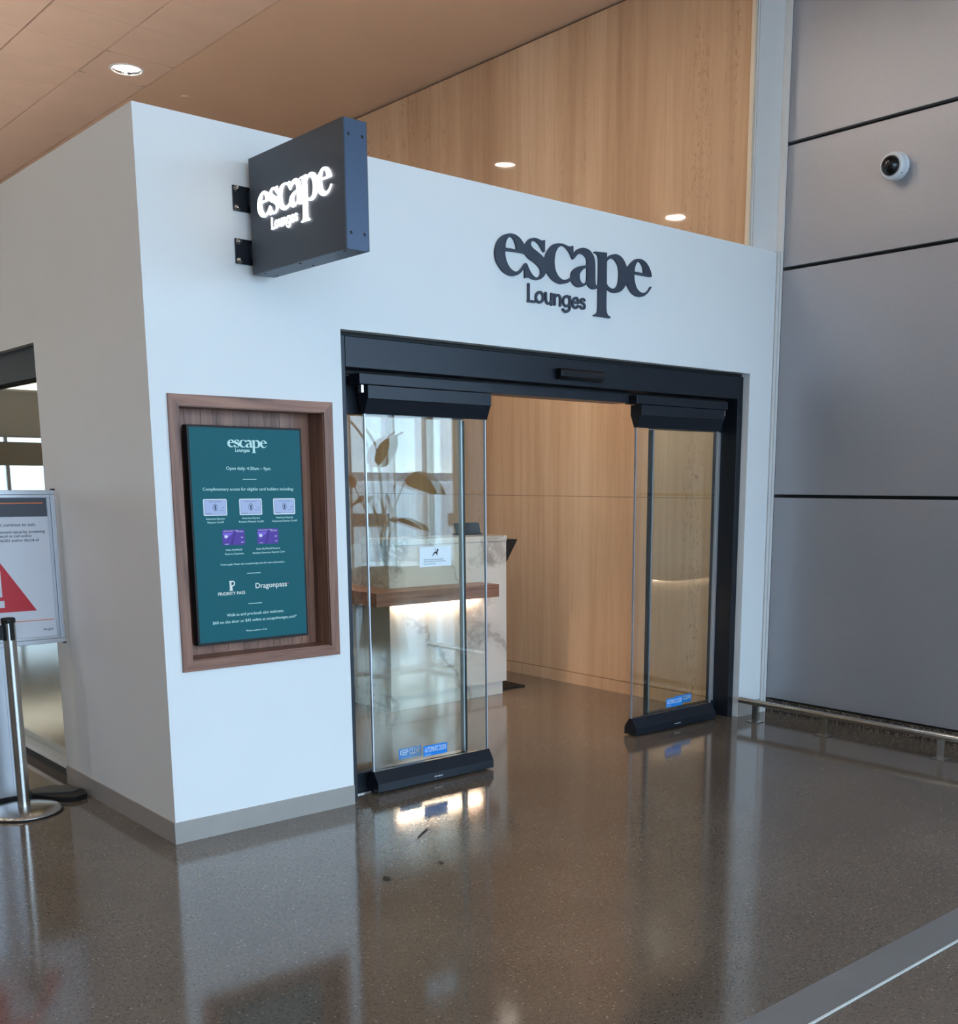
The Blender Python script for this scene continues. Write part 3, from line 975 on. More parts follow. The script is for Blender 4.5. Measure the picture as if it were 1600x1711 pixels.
sticker(1.418, 1.576, 0.138, 0.196, 0.0945, 'AUTOMATIC DOOR', 'bright blue automatic door sticker on the left leaf', 'ASSA ABLOY')
sticker(1.322, 1.470, 0.122, 0.178, 0.1845, 'KEEP CLEAR', 'dull blue sticker on the fixed glass beside the left automatic door sticker')
sticker(3.362, 3.520, 0.136, 0.194, 0.0945, 'AUTOMATIC DOOR', 'bright blue automatic door sticker on the right leaf', 'ASSA ABLOY')
sticker(3.552, 3.722, 0.120, 0.176, 0.1845, 'KEEP CLEAR', 'dull blue keep clear sticker behind the right leaf')

# service animal notice
nt_ = thing('service_animal_notice', (1.516, 0.094, 1.146), 'white notice with a guide dog symbol on the left glass leaf', 'notice')
MB().box(1.415, 1.619, 0.0935, 0.0945, 1.147, 1.250).build('card', 'notice_white', nt_)
dog = [(0.605, 0.53), (0.64, 0.50), (0.66, 0.44), (0.70, 0.385), (0.745, 0.375), (0.79, 0.385), (0.795, 0.34), (0.808, 0.285), (0.83, 0.30), (0.875, 0.325),
       (0.865, 0.345), (0.835, 0.35), (0.825, 0.39), (0.82, 0.44), (0.815, 0.48), (0.81, 0.515), (0.80, 0.52), (0.785, 0.475), (0.77, 0.455), (0.73, 0.435),
       (0.70, 0.45), (0.685, 0.475), (0.68, 0.515), (0.665, 0.515), (0.67, 0.475), (0.655, 0.465), (0.635, 0.485), (0.63, 0.515), (0.61, 0.515), (0.615, 0.48)]
dog = [(p[0] - 0.605, 0.53 - p[1]) for p in dog[1:]]
from_curve(curve2d([[(p[0] * 0.165, p[1] * 0.155) for p in dog]], 0.0002), 'guide_dog_symbol', 'ink_black', (1.495, 0.0932, 1.2), FX, FZ, nt_)
MB().tube([(1.511, 0.0930, 1.240), (1.526, 0.0930, 1.222)], 0.0008, 6).build('harness_handle', 'ink_black', nt_)
text('Welcome. Only service animals', 1.442, 1.568, 1.181, 0.0932, 'ink', nt_, depth=0.0001)
text('aiding individuals with special needs', 1.442, 1.583, 1.171, 0.0932, 'ink', nt_, depth=0.0001)
text('are permitted inside.', 1.442, 1.518, 1.159, 0.0932, 'ink', nt_, depth=0.0001)

# ---- wall sign
ws = thing('wall_sign', (2.44, 0, 2.49), 'large slate grey escape Lounges lettering on the white wall above the doors', 'sign')
wordmark(ws, 'slate_letters', (1.848, -0.0065, 2.62), FX, FZ, 1.0, 0.0055)

# ---- blade sign
bs = thing('blade_sign', (0.52, -0.41, 2.45), 'square charcoal projecting sign with glowing white escape Lounges lettering', 'sign')
BX0, BX1, BY0, BY1, BZ0, BZ1 = 0.470, 0.574, -0.782, -0.045, 2.450, 2.913
simple('sign_charcoal', lin(66, 71, 80), 0.42, metal=0.2, var=0.03, vscale=2)
simple('sign_edge', lin(64, 78, 100), 0.38, metal=0.35, var=0.04, vscale=2)
MB().box(BX0 + 0.004, BX1 - 0.004, BY0, BY1, BZ0, BZ1).build('frame', 'sign_edge', bs)
MB().box(BX0, BX0 + 0.003, BY0 + 0.001, BY1, BZ0 + 0.001, BZ1).build('face_plate', 'sign_charcoal', bs)
MB().box(BX1 - 0.003, BX1, BY0 + 0.001, BY1, BZ0 + 0.001, BZ1).build('face_plate', 'sign_charcoal', bs)
sc_ = MB().lathe([(0.0001, 0.002), (0.005, 0.0015), (0.006, 0)], (BX0 + 0.022, BY0, BZ1 - 0.055), (0, -1, 0), 10).build('screw', 'black_gloss', bs)
for (x, z) in ((BX1 - 0.022, BZ1 - 0.055), (BX0 + 0.022, BZ0 + 0.06), (BX1 - 0.022, BZ0 + 0.06)):
    c = sc_.copy()
    C.objects.link(c)
    c.location = Vector((x, BY0 - 0.001, z - 0.006)) - WL[bs]
s2 = MB().lathe([(0.0001, 0.002), (0.005, 0.0015), (0.006, 0)], (BX0 + 0.022, BY0 + 0.05, BZ0), (0, 0, -1), 10).build('screw', 'black_gloss', bs)
for (x, y) in ((BX1 - 0.022, BY0 + 0.05), (BX0 + 0.022, -0.40), (BX1 - 0.022, -0.40), (BX0 + 0.022, BY1 - 0.06), (BX1 - 0.022, BY1 - 0.06)):
    c = s2.copy()
    C.objects.link(c)
    c.location = Vector((x, y, BZ0 - 0.002)) - WL[bs]
wordmark(bs, 'sign_light', (BX0 - 0.004, -0.118, 2.656), (0, -1, 0), FZ, 0.49, 0.0025)
for zc in (2.759, 2.546):
    pl = MB().box(0.412, 0.632, -0.008, -0.0005, zc - 0.051, zc + 0.051, bev=0.001).build('mounting_plate', 'black_anodised', bs)
    for zb in (zc - 0.038, zc + 0.038):
        MB().lathe([(0.0001, 0.012), (0.006, 0.012), (0.008, 0.005), (0.013, 0.004), (0.013, 0)], (0.428, -0.008, zb), (0, -1, 0), 12).build('bolt', 'steel', pl)
    MB().box(0.472, 0.572, -0.045, -0.0085, zc - 0.03, zc + 0.03, bev=0.002).build('bracket_tube', 'black_anodised', bs)

# ---- walnut niche with its display
nf = thing('niche_frame', (0.469, 0.0, 0.765), 'walnut framed recess holding the information display', 'frame')
OX0, OX1, OZ0, OZ1 = 0.074, 0.862, 0.763, 1.941
B = 0.046
for prof in ([(OX0, OZ1), (OX1, OZ1), (OX1 - B, OZ1 - B), (OX0 + B, OZ1 - B)], [(OX0, OZ0), (OX1, OZ0), (OX1 - B, OZ0 + B), (OX0 + B, OZ0 + B)]):
    MB().prism(prof, 'y', -0.010, 0.0).build('frame_rail', 'walnut_x', nf)
for prof in ([(OX0, OZ0), (OX0, OZ1), (OX0 + B, OZ1 - B), (OX0 + B, OZ0 + B)], [(OX1, OZ0), (OX1, OZ1), (OX1 - B, OZ1 - B), (OX1 - B, OZ0 + B)]):
    MB().prism(prof, 'y', -0.010, 0.0).build('frame_stile', 'walnut_z', nf)
ix0, ix1, iz0, iz1 = OX0 + B, OX1 - B, OZ0 + B, OZ1 - B
bx('reveal_board', 'walnut_z', ix0 - 0.004, ix0 + 0.004, 0.0, 0.125, iz0, iz1, parent=nf)
bx('reveal_board', 'walnut_z', ix1 - 0.004, ix1 + 0.004, 0.0, 0.125, iz0, iz1, parent=nf)
bx('reveal_board', 'walnut_x', ix0, ix1, 0.0, 0.125, iz0 - 0.004, iz0 + 0.004, parent=nf)
bx('reveal_board', 'walnut_x', ix0, ix1, 0.0, 0.125, iz1 - 0.004, iz1 + 0.004, parent=nf)
npk = 9
pw_ = (ix1 - ix0 - 0.008) / npk
for k in range(npk):
    a = ix0 + 0.004 + k * pw_
    bx('plank', 'walnut_z', a + 0.0008, a + pw_ - 0.0008, 0.125, 0.140, iz0 + 0.004, iz1 - 0.004, parent=nf)

SY = 0.035
dp = thing('information_display', (0.443, 0.06, 0.864), 'upright teal screen listing opening hours and card offers in the walnut recess', 'display')
SX0, SX1, SZ0, SZ1 = 0.168, 0.719, 0.864, 1.820
MB().box(SX0, SX1, SY, SY + 0.045, SZ0, SZ1, bev=0.002).build('housing', 'black_matte', dp)
MB().box(SX0 + 0.12, SX1 - 0.12, SY + 0.045, 0.1245, SZ0 + 0.2, SZ1 - 0.2).build('mount', 'black_matte', dp)
scn = MB().box(SX0 + 0.010, SX1 - 0.010, SY - 0.0006, SY + 0.0006, SZ0 + 0.012, SZ1 - 0.010).build('screen', 'screen_teal', dp)
ty = SY - 0.0012
wordmark(scn, 'screen_text', (0.352, ty, 1.7265), FX, FZ, 0.1617, 0.0003)
for s_, a, b, z, hm in (
        ('Open daily: 4:30am – 9pm', 0.341, 0.555, 1.631, None),
        ('Complimentary access for eligible card holders including:', 0.227, 0.668, 1.541, 0.022),
        ('American Express', 0.234, 0.322, 1.4155, None), ('Platinum Card®', 0.241, 0.317, 1.400, None),
        ('American Express', 0.405, 0.492, 1.4155, None), ('Business Platinum Card®', 0.390, 0.510, 1.400, None),
        ('American Express', 0.573, 0.660, 1.4155, None), ('Corporate Platinum Card®', 0.552, 0.681, 1.400, None),
        ('Delta SkyMiles®', 0.321, 0.399, 1.277, None), ('Reserve American', 0.316, 0.405, 1.2595, None),
        ('Delta SkyMiles® Reserve', 0.469, 0.587, 1.277, None), ('Business American Express Card', 0.450, 0.609, 1.2595, None),
        ('Terms apply. Please visit escapelounges.com for more information.', 0.290, 0.608, 1.2135, 0.013),
        ('PRIORITY PASS', 0.273, 0.403, 1.081, 0.020), ('Dragonpass', 0.456, 0.614, 1.1035, None),
        ('Walk-in and pre-book also welcome', 0.309, 0.591, 0.985, 0.024),
        ('$60 on the door or $45 online at escapelounges.com*', 0.241, 0.659, 0.955, 0.023),
        ('*Prices exclusive of tax', 0.398, 0.504, 0.910, None)):
    text(s_, a, b, z, ty, 'screen_white' if s_ in ('Dragonpass', 'PRIORITY PASS') else 'screen_text', scn, hmax=hm)
for z in (1.590, 1.173, 1.036):
    bx('rule', 'screen_text', 0.4165, 0.4835, ty - 0.0002, ty, z - 0.0014, z + 0.0014, parent=scn)
# inline P emblem
ploops = [[(0.004, 0.043), (0.018, 0.044), (0.026, 0.041), (0.030, 0.033), (0.028, 0.025), (0.022, 0.020), (0.016, 0.019), (0.016, 0.0025), (0.020, 0.001), (0.020, 0), (0.0, 0), (0.0, 0.001), (0.004, 0.0025), (0.004, 0.039), (0.0, 0.042)],
          [(0.0125, 0.040), (0.018, 0.040), (0.0235, 0.037), (0.0255, 0.032), (0.0235, 0.026), (0.018, 0.023), (0.0125, 0.023)],
          [(0.0075, 0.041), (0.0095, 0.041), (0.0095, 0.003), (0.0075, 0.003)]]
from_curve(curve2d(ploops, 0.0002), 'p_emblem', 'screen_white', (0.326, ty, 1.100), FX, FZ, scn)
star = []
for k in range(10):
    rr = 0.0035 if k % 2 == 0 else 0.0015
    star.append((rr * math.sin(math.pi * k / 5), rr * math.cos(math.pi * k / 5)))
from_curve(curve2d([star], 0.0002), 'star_mark', 'screen_red', (0.6205, ty, 1.1165), FX, FZ, scn)


def rrect(x0, x1, z0, z1, r, n=4):
    out = []
    for cx, cz, a0 in ((x1 - r, z1 - r, 0), (x0 + r, z1 - r, 90), (x0 + r, z0 + r, 180), (x1 - r, z0 + r, 270)):
        for k in range(n + 1):
            t = math.radians(a0 + 90 * k / n)
            out.append((cx + r * math.cos(t), cz + r * math.sin(t)))
    return out


for k, x0 in enumerate((0.225, 0.395, 0.562)):
    x1, z0, z1 = x0 + 0.110, 1.433, 1.505
    cd = MB().prism(rrect(x0, x1, z0, z1, 0.005), 'y', ty - 0.0001, ty + 0.0003).build('silver_card_picture', 'card_edge', scn)
    MB().prism(rrect(x0 + 0.004, x1 - 0.004, z0 + 0.004, z1 - 0.004, 0.003), 'y', ty - 0.0004, ty - 0.0001).build('card_face', 'card_silver', cd)
    from_curve(curve2d([rrect(x0 + 0.006, x1 - 0.006, z0 + 0.006, z1 - 0.006, 0.003), rrect(x0 + 0.0068, x1 - 0.0068, z0 + 0.0068, z1 - 0.0068, 0.003)], 0.0001), 'card_border', 'card_dark', (0, ty - 0.0006, 0), FX, FZ, cd)
    el = [(x0 + 0.055 + 0.0115 * math.cos(2 * math.pi * q / 20), 1.469 + 0.0155 * math.sin(2 * math.pi * q / 20)) for q in range(20)]
    el2 = [(x0 + 0.055 + 0.0095 * math.cos(2 * math.pi * q / 20), 1.469 + 0.0135 * math.sin(2 * math.pi * q / 20)) for q in range(20)]
    hd_ = [(0.0515, 1.4575), (0.0525, 1.466), (0.0505, 1.470), (0.052, 1.476), (0.0555, 1.480), (0.059, 1.477), (0.060, 1.471), (0.0585, 1.464), (0.0605, 1.4575)]
    from_curve(curve2d([el, el2, [(x0 + p[0], p[1]) for p in hd_]], 0.0001), 'oval_emblem', 'card_dark', (0, ty - 0.0006, 0), FX, FZ, cd)
    text('AMERICAN EXPRESS', x0 + 0.026, x0 + 0.084, 1.4905, ty - 0.0006, 'card_dark', cd, 'card_lettering', depth=0.0001, hmax=0.0062)
    bx('card_number', 'card_dark', x0 + 0.086, x0 + 0.098, ty - 0.0006, ty - 0.0004, 1.4655, 1.4675, parent=cd)
    bx('card_number', 'card_dark', x0 + 0.074, x0 + 0.096, ty - 0.0006, ty - 0.0004, 1.4545, 1.4560, parent=cd)
    bx('card_number', 'card_dark', x0 + 0.012, x0 + 0.036, ty - 0.0006, ty - 0.0004, 1.4405, 1.4420, parent=cd)
for k, x0 in enumerate((0.307, 0.475)):
    x1, z0, z1 = x0 + 0.107, 1.302, 1.371
    cd = MB().prism(rrect(x0, x1, z0, z1, 0.005), 'y', ty - 0.0001, ty + 0.0003).build('purple_card_picture', 'card_purple', scn)
    yy = (ty - 0.0004, ty - 0.0001)
    MB().prism([(x0 + 0.001, z1 - 0.014), (x0 + 0.053, z1 - 0.014), (x0 + 0.014, z0 + 0.024)], 'y', *yy).build('light_triangle', 'card_violet', cd)
    MB().prism([(x0 + 0.055, z1 - 0.015), (x0 + 0.061, z1 - 0.015), (x0 + 0.046, z0 + 0.002), (x0 + 0.038, z0 + 0.002)], 'y', *yy).build('dark_stripe', 'card_indigo', cd)
    MB().prism(rrect(x0 + 0.010, x0 + 0.024, z1 - 0.036, z1 - 0.025, 0.002), 'y', ty - 0.0007, ty - 0.0004).build('chip', 'card_edge', cd)
    text('AMERICAN EXPRESS', x0 + 0.005, x0 + 0.052, z1 - 0.0085, ty - 0.0005, 'screen_white', cd, 'card_lettering', depth=0.0001)
    text('DELTA', x0 + 0.060, x0 + 0.075, z1 - 0.0065, ty - 0.0005, 'screen_white', cd, 'card_lettering', depth=0.0001)
    text('SKYMILES', x0 + 0.068, x0 + 0.100, z1 - 0.0125, ty - 0.0005, 'card_edge', cd, 'card_lettering', depth=0.0001)
    bx('card_number', 'card_edge', x0 + 0.088, x0 + 0.098, ty - 0.0005, ty - 0.0003, 1.334, 1.337, parent=cd)
    bx('card_number', 'card_edge', x0 + 0.088, x0 + 0.100, ty - 0.0005, ty - 0.0003, 1.3125, 1.3145, parent=cd)
    bx('card_number', 'card_edge', x0 + 0.010, x0 + 0.028, ty - 0.0005, ty - 0.0003, 1.3065, 1.3080, parent=cd)

# ---- dome security camera on the grey panels
CXW, CYC, CZC = 4.306, -0.80, 3.425
dc = thing('dome_camera', (CXW, CYC, CZC), 'white dome security camera on the grey wall panel', 'camera')
tl = Vector((-1, 0.0, -0.10)).normalized()
MB().lathe([(0.0001, 0), (0.076, 0), (0.078, 0.006), (0.078, 0.030), (0.074, 0.034)], (CXW - 0.0005, CYC, CZC), (-1, 0, 0), 40).build('mount_ring', 'white_plastic', dc)
MB().lathe([(0.074, 0.02), (0.077, 0.034), (0.077, 0.07), (0.072, 0.082), (0.058, 0.087), (0.055, 0.084)], (CXW, CYC, CZC), tl, 40).build('housing', 'white_plastic', dc)
MB().lathe([(0.056, 0.080), (0.056, 0.088), (0.052, 0.104), (0.042, 0.119), (0.028, 0.129), (0.014, 0.1335), (0.0001, 0.135)], (CXW, CYC, CZC), tl, 40).build('dome', 'dome_black', dc)
MB().lathe([(0.0001, 0.002), (0.004, 0.002), (0.004, 0)], Vector((CXW, CYC, CZC)) + tl * 0.06 + Vector((0, -0.06, -0.047)), (0, -0.78, -0.62), 10).build('screw', 'black_matte', dc)

# ---- low guard rail
gr_ = thing('guard_rail', (3.955, -1.2, 0), 'low brushed steel guard rail along the foot of the grey wall', 'rail')
RX = 3.955
MB().tube([(RX, -0.045, 0.132), (RX, -3.3, 0.132)], 0.021, 18).build('rail_tube', 'steel', gr_)
for y in (-0.175, -0.71, -1.50, -2.3, -3.1):
    p = MB().box(RX - 0.006, RX + 0.006, y - 0.022, y + 0.022, 0.004, 0.112, bev=0.001).build('post', 'steel', gr_)
    MB().box(RX - 0.04, RX + 0.04, y - 0.045, y + 0.045, 0.0005, 0.005, bev=0.001).build('foot_plate', 'steel', p)

# ---- reception desk
dk = thing('reception_desk', (2.83, 2.0, 0), 'white veined marble reception desk with a lit walnut shelf', 'desk')
MB().box(2.318, 3.367, 1.70, 2.02, 0.10, 1.150).build('front_slab', 'marble', dk)
MB().box(2.312, 3.369, 1.695, 2.03, 1.152, 1.192).build('counter_top', 'marble', dk)
MB().box(2.325, 3.344, 1.72, 2.0, 0.0, 0.099).build('plinth', 'marble', dk)
MB().prism([(2.035, 0.10), (2.035, 1.15), (2.12, 1.15), (2.60, 0.95), (2.60, 0.10)], 'x', 2.318, 2.44).build('side_return', 'marble', dk)
MB().box(2.325, 2.43, 2.03, 2.58, 0.0, 0.099).build('side_plinth', 'marble', dk)
sh = MB().prism([(2.06, 1.47), (3.105, 1.47), (3.105, 1.699), (2.3175, 1.699), (2.3175, 2.6), (2.06, 2.6)], 'z', 0.772, 0.862).build('shelf', 'walnut_x', dk)
MB().box(2.335, 3.09, 1.66, 1.69, 0.764, 0.7715).build('shelf_led_strip', 'shelf_led', sh)

mo = thing('counter_monitor', (3.2, 1.93, 1.192), 'small dark monitor leaning back on top of the marble desk', 'monitor')
MB().box(3.09, 3.31, 1.90, 2.0, 1.1925, 1.204, bev=0.003).build('foot', 'black_matte', mo)
m = MB().box(-0.115, 0.115, -0.008, 0.008, 0, 0.085, bev=0.004)
ca, sa = math.cos(0.35), math.sin(0.35)
m.v = [(3.205 + p[0], 1.94 + p[1] * ca + p[2] * sa, 1.2 - p[1] * sa + p[2] * ca) for p in m.v]
m.build('panel', 'dark_glass', mo)

tb = thing('side_tablet', (3.5, 1.93, 0.0), 'black angled tablet stand at the right end of the desk', 'tablet')
MB().prism([(3.40, 0.985), (3.50, 0.985), (3.61, 1.150), (3.50, 1.150)], 'y', 1.85, 2.06).build('tablet', 'black_matte', tb)
MB().box(3.455, 3.485, 1.935, 1.965, 0.012, 0.985).build('pole', 'black_matte', tb)
MB().box(3.36, 3.66, 1.82, 2.06, 0.0005, 0.012, bev=0.003).build('base_plate', 'black_matte', tb)

# ---- exit warning sign on its stand
ss = thing('exit_sign_stand', (-0.42, 1.165, 0), 'aluminium framed warning sign with red triangle standing by the side wall', 'sign')
PX0, PX1, PZ0, PZ1, PY = -0.82, -0.022, 0.782, 1.538, 1.16
MB().box(PX0 + 0.02, PX1 - 0.02, PY + 0.004, PY + 0.018, PZ0 + 0.02, PZ1 - 0.02).build('poster_board', 'sign_paper', ss)
for nm, a in (('frame_rail', (PX0, PX1, PZ1 - 0.022, PZ1)), ('frame_rail', (PX0, PX1, PZ0, PZ0 + 0.022)), ('frame_stile', (PX0, PX0 + 0.022, PZ0 + 0.022, PZ1 - 0.022)), ('frame_stile', (PX1 - 0.022, PX1, PZ0 + 0.022, PZ1 - 0.022))):
    fr_ = MB().box(a[0], a[1], PY - 0.010, PY + 0.022, a[2], a[3], bev=0.002).build(nm, 'aluminium', ss)
for a in ((PX0 + 0.022, PX1 - 0.022, PZ1 - 0.036, PZ1 - 0.0225), (PX0 + 0.022, PX1 - 0.022, PZ0 + 0.0225, PZ0 + 0.036)):
    MB().box(a[0], a[1], PY - 0.003, PY + 0.004, a[2], a[3], bev=0.001).build('inner_bead', 'aluminium', ss)
for a in ((PX1 - 0.036, PX1 - 0.0225), (PX0 + 0.0225, PX0 + 0.036)):
    MB().box(a[0], a[1], PY - 0.003, PY + 0.004, PZ0 + 0.037, PZ1 - 0.037, bev=0.001).build('inner_bead', 'aluminium', ss)
for x, z in ((PX1 - 0.010, PZ1 - 0.002), (PX1 - 0.010, PZ0 - 0.006), (PX0, PZ1 - 0.002), (PX0, PZ0 - 0.006)):
    MB().box(x, x + 0.012, PY - 0.011, PY + 0.023, z, z + 0.008).build('corner_cap', 'black_matte', ss)
py = PY + 0.0035
MB().box(PX0 + 0.037, -0.060, py - 0.001, py + 0.0005, 1.410, 1.500).build('title_band', 'sign_band', ss)
MB().box(PX0 + 0.07, -0.078, py - 0.002, py - 0.001, 1.4725, 1.4775).build('orange_rule', 'orange_line', ss)
MB().box(PX0 + 0.07, -0.066, py - 0.001, py + 0.0005, 0.899, 0.9025).build('orange_rule', 'orange_line', ss)
text('must continue to exit.', -0.318, -0.118, 1.3645, py - 0.0006, 'ink', ss)
text('circumvent security screening', -0.322, -0.078, 1.331, py - 0.0006, 'ink', ss)
text('may result in civil and/or', -0.331, -0.139, 1.312, py - 0.0006, 'ink', ss)
text('46301 and/or 46314 of', -0.289, -0.109, 1.290, py - 0.0006, 'ink', ss)
text('tsa.gov', -0.122, -0.072, 0.848, py - 0.0006, 'ink', ss)
tri = [(-0.145, 0.950), (-0.400, 1.375 - 0.02), (-0.655, 0.950)]
tp = from_curve(curve2d([tri], 0.0004), 'warning_triangle', 'warning_red', (0, py - 0.0004, 0), FX, FZ, ss)
MB().prism([(-0.300, 1.026), (-0.300, 1.152), (-0.44, 1.152), (-0.44, 1.026)], 'y', py - 0.0022, py - 0.001).build('exclamation_stroke', 'sign_paper', tp)
MB().prism([(-0.293, 0.974), (-0.293, 1.008), (-0.45, 1.008), (-0.45, 0.974)], 'y', py - 0.0022, py - 0.001).build('exclamation_dot', 'sign_paper', tp)
lg = MB().box(-0.585, -0.262, PY - 0.004, PY + 0.03, 0.03, PZ0, bev=0.002).build('leg_panel', 'aluminium', ss)
for x in (-0.278, -0.300, -0.325):
    MB().box(x, x + 0.008, PY - 0.0065, PY - 0.0045, 0.035, PZ0 - 0.002).build('leg_rib', 'aluminium', lg)
MB().box(-0.60, -0.245, PY - 0.012, PY + 0.04, 0.0, 0.03).build('leg_shoe', 'black_matte', ss)
ft = MB()
ft.prism([(-0.245, 1.150), (-0.245, 1.24), (-0.12, 1.26), (-0.045, 1.20), (-0.012, 1.08), (-0.03, 0.99), (-0.10, 0.96), (-0.165, 1.02)], 'z', 0.002, 0.024)
ft.build('foot', 'black_matte', ss)
MB().prism([(-0.235, 1.165), (-0.235, 1.23), (-0.12, 1.25), (-0.052, 1.195), (-0.025, 1.09), (-0.075, 1.06)], 'z', 0.024, 0.030).build('foot_pad', 'planter', ss)

# ---- belt stanchion
bp = thing('belt_stanchion', (-0.346, 0.945, 0), 'brushed steel belt stanchion in front of the warning sign', 'stanchion')
bc = (-0.346, 0.945, 0)
MB().lathe([(0.0001, 0.0), (0.172, 0.0), (0.172, 0.008)], bc, seg=48).build('rubber_ring', 'black_matte', bp)
MB().lathe([(0.172, 0.008), (0.170, 0.014), (0.155, 0.021), (0.09, 0.030), (0.045, 0.034), (0.0001, 0.034)], bc, seg=48).build('base', 'steel', bp)
MB().lathe([(0.029, 0.034), (0.029, 0.93)], bc, seg=32).build('post', 'steel', bp)
hdp = MB().lathe([(0.0295, 0.925), (0.032, 0.93), (0.032, 0.945), (0.028, 0.949), (0.0001, 0.950)], bc, seg=32).build('cap', 'black_matte', bp)
for a in (math.radians(-58), math.radians(122), math.radians(190)):
    m = MB().box(-0.010, 0.010, 0.026, 0.034, 0.845, 0.932, bev=0.002)
    m.v = [(bc[0] + p[0] * math.cos(a) - p[1] * math.sin(a), bc[1] + p[0] * math.sin(a) + p[1] * math.cos(a), p[2]) for p in m.v]
    m.build('belt_slot', 'black_matte', bp)
MB().box(bc[0] - 0.062, bc[0] - 0.0285, 0.92, 0.97, 0.85, 0.915, bev=0.003).build('belt_cassette', 'black_matte', bp)

# ---- small scraps lying on the floor in front of the left leaf
tag(MB().prism([(0.457, -0.946), (0.465, -0.972), (0.451, -1.005), (0.431, -1.005), (0.43, -0.977)], 'z', 0.0004, 0.003).build('leaf_scrap', 'soil'), 'largest of three dark leaf scraps on the floor before the left door', 'debris', 'scraps on the floor')
tag(MB().prism([(0.845, -0.641), (0.908, -0.594), (0.954, -0.565), (0.945, -0.581), (0.9, -0.61), (0.837, -0.656)], 'z', 0.0004, 0.003).build('leaf_scrap', 'soil'), 'thin curved stalk on the floor before the left door', 'debris', 'scraps on the floor')
tag(MB().prism([(0.719, -0.961), (0.736, -0.967), (0.728, -0.99), (0.708, -0.991)], 'z', 0.0004, 0.003).build('leaf_scrap', 'soil'), 'smallest dark leaf scrap on the floor, right of the others', 'debris', 'scraps on the floor')

# ---- little ceiling sprinkler on the soffit
sp = thing('ceiling_sensor', (2.663, 5.133, HC), 'tiny flush cap on the smooth ceiling right of the tiles', 'sprinkler')
MB().lathe([(0.045, 0), (0.042, -0.006), (0.0001, -0.008)], (2.663, 5.133, HC), seg=24).build('cover_plate', 'soffit_paint', sp)

# ================================================================== what the glass mirrors: concourse and apron behind the camera
def leaf_mesh(root, tip, width, droop, seed):
    rnd = random.Random(seed)
    root, tip = Vector(root), Vector(tip)
    ax = tip - root
    side = ax.cross(Vector((0, 0, 1))).normalized()
    tw = rnd.uniform(-0.9, 0.9)
    nrm = side.cross(ax).normalized()
    side = side * math.cos(tw) + nrm * math.sin(tw)
    nrm = side.cross(ax).normalized()
    m = MB()
    n = 12
    vs, fs = [], []
    for i in range(n + 1):
        t = i / n
        wv = width * (math.sin(math.pi * min(1, t ** 0.72)) ** 0.75) * (1 + 0.06 * math.sin(9 * t + seed))
        c = root + ax * t + Vector((0, 0, -droop * t * t))
        for k, s in enumerate((-1, -0.5, 0, 0.5, 1)):
            vs.append(c + side * (s * wv) + nrm * (0.22 * abs(s) * wv))
    for i in range(n):
        for k in range(4):
            a = i * 5 + k
            fs.append((a, a + 1, a + 6, a + 5))
    vs2 = [v - nrm * 0.004 for v in vs]
    m.add(vs, fs, True)
    m.add(vs2, [tuple(reversed(f)) for f in fs], True)
    return m


def big_plant(x, y, leaves, label):
    t = thing('potted_plant', (x, y, 0), label, 'plant', 'tall potted plants mirrored in the glass')
    MB().lathe([(0.0001, 0), (0.20, 0), (0.26, 0.50), (0.27, 0.52), (0.24, 0.52), (0.235, 0.47)], (x, y, 0), seg=28).build('planter', 'planter', t)
    MB().lathe([(0.0001, 0.465), (0.236, 0.465)], (x, y, 0), seg=28).build('soil', 'soil', t)
    for i, (dx, dy, z, tx, ty_, tz, wd, dr) in enumerate(leaves):
        a = Vector((x, y, 0.46))
        b = Vector((x + dx, y + dy, z))
        mid = a.lerp(b, 0.55) + Vector((-dx * 0.2, -dy * 0.2, 0.10))
        lf = leaf_mesh(b, (x + dx + tx, y + dy + ty_, z + tz), wd, dr, i + 1).build('leaf', 'leaf_green', t)
        MB().tube([a, mid, b], [0.016, 0.012, 0.007], 8).build('stem', 'stem_green', lf)


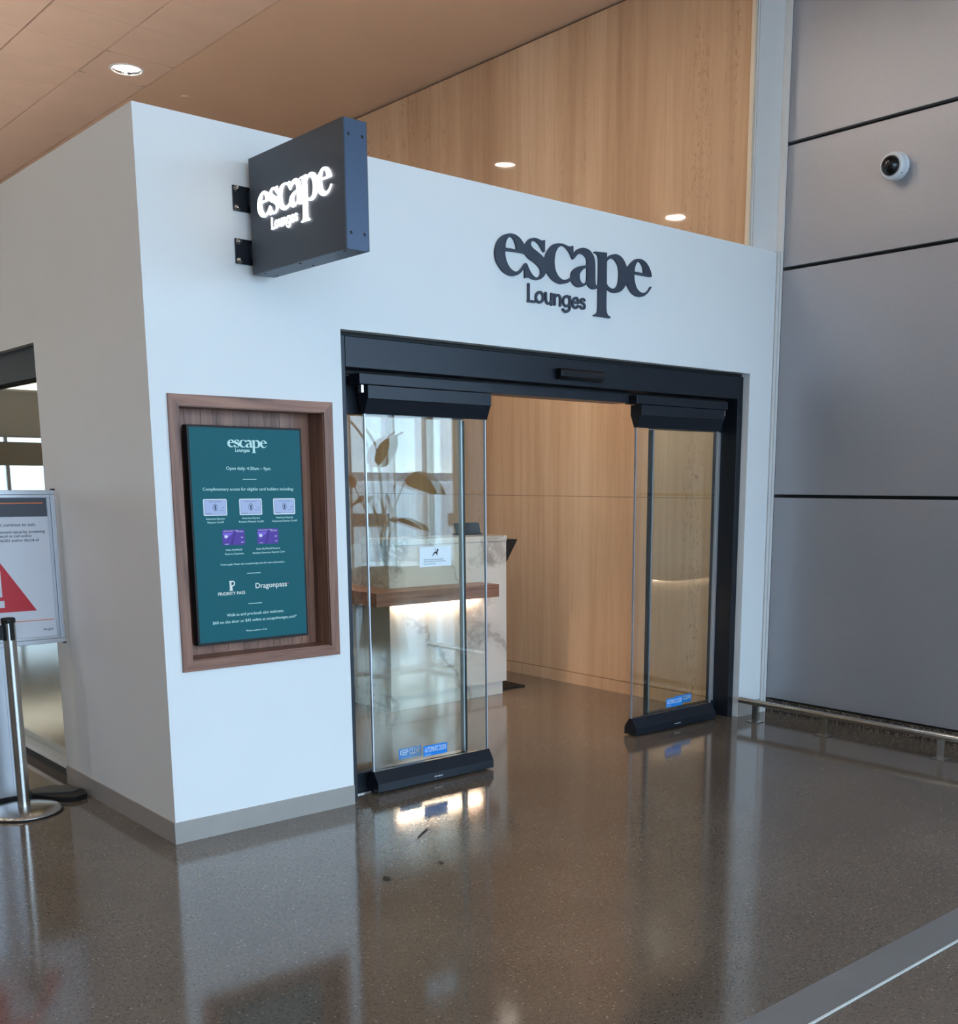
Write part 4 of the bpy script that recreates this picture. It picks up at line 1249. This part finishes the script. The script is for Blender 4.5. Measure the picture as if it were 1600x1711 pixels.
big_plant(5.85, -6.75, [(0.30, 0.05, 1.62, 0.55, 0.1, -0.10, 0.17, 0.10), (-0.12, 0.1, 1.75, 0.20, 0.1, 0.45, 0.14, 0.05), (-0.05, 0.0, 1.85, 0.45, -0.1, 0.55, 0.12, 0.2),
                        (0.1, -0.1, 1.45, 0.05, 0.1, -0.45, 0.15, 0.05), (-0.3, 0.0, 1.5, -0.45, 0.0, 0.35, 0.14, 0.2), (-0.25, 0.1, 1.35, -0.4, 0.1, -0.05, 0.13, 0.15),
                        (0.12, 0.1, 1.12, 0.45, 0.1, -0.12, 0.11, 0.05), (-0.1, 0.0, 2.0, -0.35, 0.0, 0.55, 0.12, 0.2)],
          'tall broad leaved potted plant mirrored in the left glass leaf')

# apron outside the concourse windows
struct(bx('ground', 'concrete', -120, 160, -220, -9.3, -4.3, -4.0), 'concrete apron outside the windows')
struct(bx('ground_north', 'concrete', -160, 120, 22.4, 220, -4.3, -4.0), 'concrete apron beyond the far end window')


def bridge(x, y, rot, label):
    t = thing('jet_bridge', (x, y, -4.0), label, 'jet bridge', 'jet bridges on the apron')
    ca, sa = math.cos(rot), math.sin(rot)

    def rb(m):
        m.v = [(x + p[0] * ca - p[1] * sa, y + p[0] * sa + p[1] * ca, p[2]) for p in m.v]
        return m
    rb(MB().box(-9, 9, -1.4, 1.4, -0.9, 1.6, bev=0.1)).build('tunnel', 'terminal_white', t)
    rb(MB().box(7.5, 10.5, -2.0, 2.0, -1.1, 1.9, bev=0.2)).build('cab', 'terminal_grey', t)
    for k in range(5):
        cxx = -7 + k * 3
        rb(MB().box(cxx, cxx + 1.2, 1.4, 1.43, 0.2, 0.6)).build('window', 'dark_glass', t)
    rb(MB().box(-1.0, -0.4, -1.0, 1.0, -4.0, -0.9)).build('support', 'terminal_grey', t)
    rb(MB().box(5.0, 5.6, -1.0, 1.0, -4.0, -0.9)).build('support', 'terminal_grey', t)


bridge(21, -24, 0.5, 'white boarding bridge on the apron mirrored low in the left glass')
tm = thing('terminal_building', (60, -95, -4), 'long distant terminal building mirrored low in the left glass', 'building')
MB().box(20, 130, -102, -90, -4, 1.9).build('wall', 'terminal_white', tm)
MB().box(18, 132, -104, -88, 1.9, 2.5).build('roof', 'terminal_grey', tm)
for k in range(22):
    MB().box(22 + k * 4.9, 25.6 + k * 4.9, -90, -89.9, -2.6, 1.0).build('window', 'dark_glass', tm)
hl = MB()
pts = [(-200, -4)] + [(-200 + k * 20, 3 + 1.2 * math.sin(k * 0.7) + 0.9 * math.sin(k * 1.9)) for k in range(31)] + [(400, -4)]
hl.prism(pts, 'y', -214, -208)
struct(hl.build('hills', 'hills'), 'low hills on the horizon')
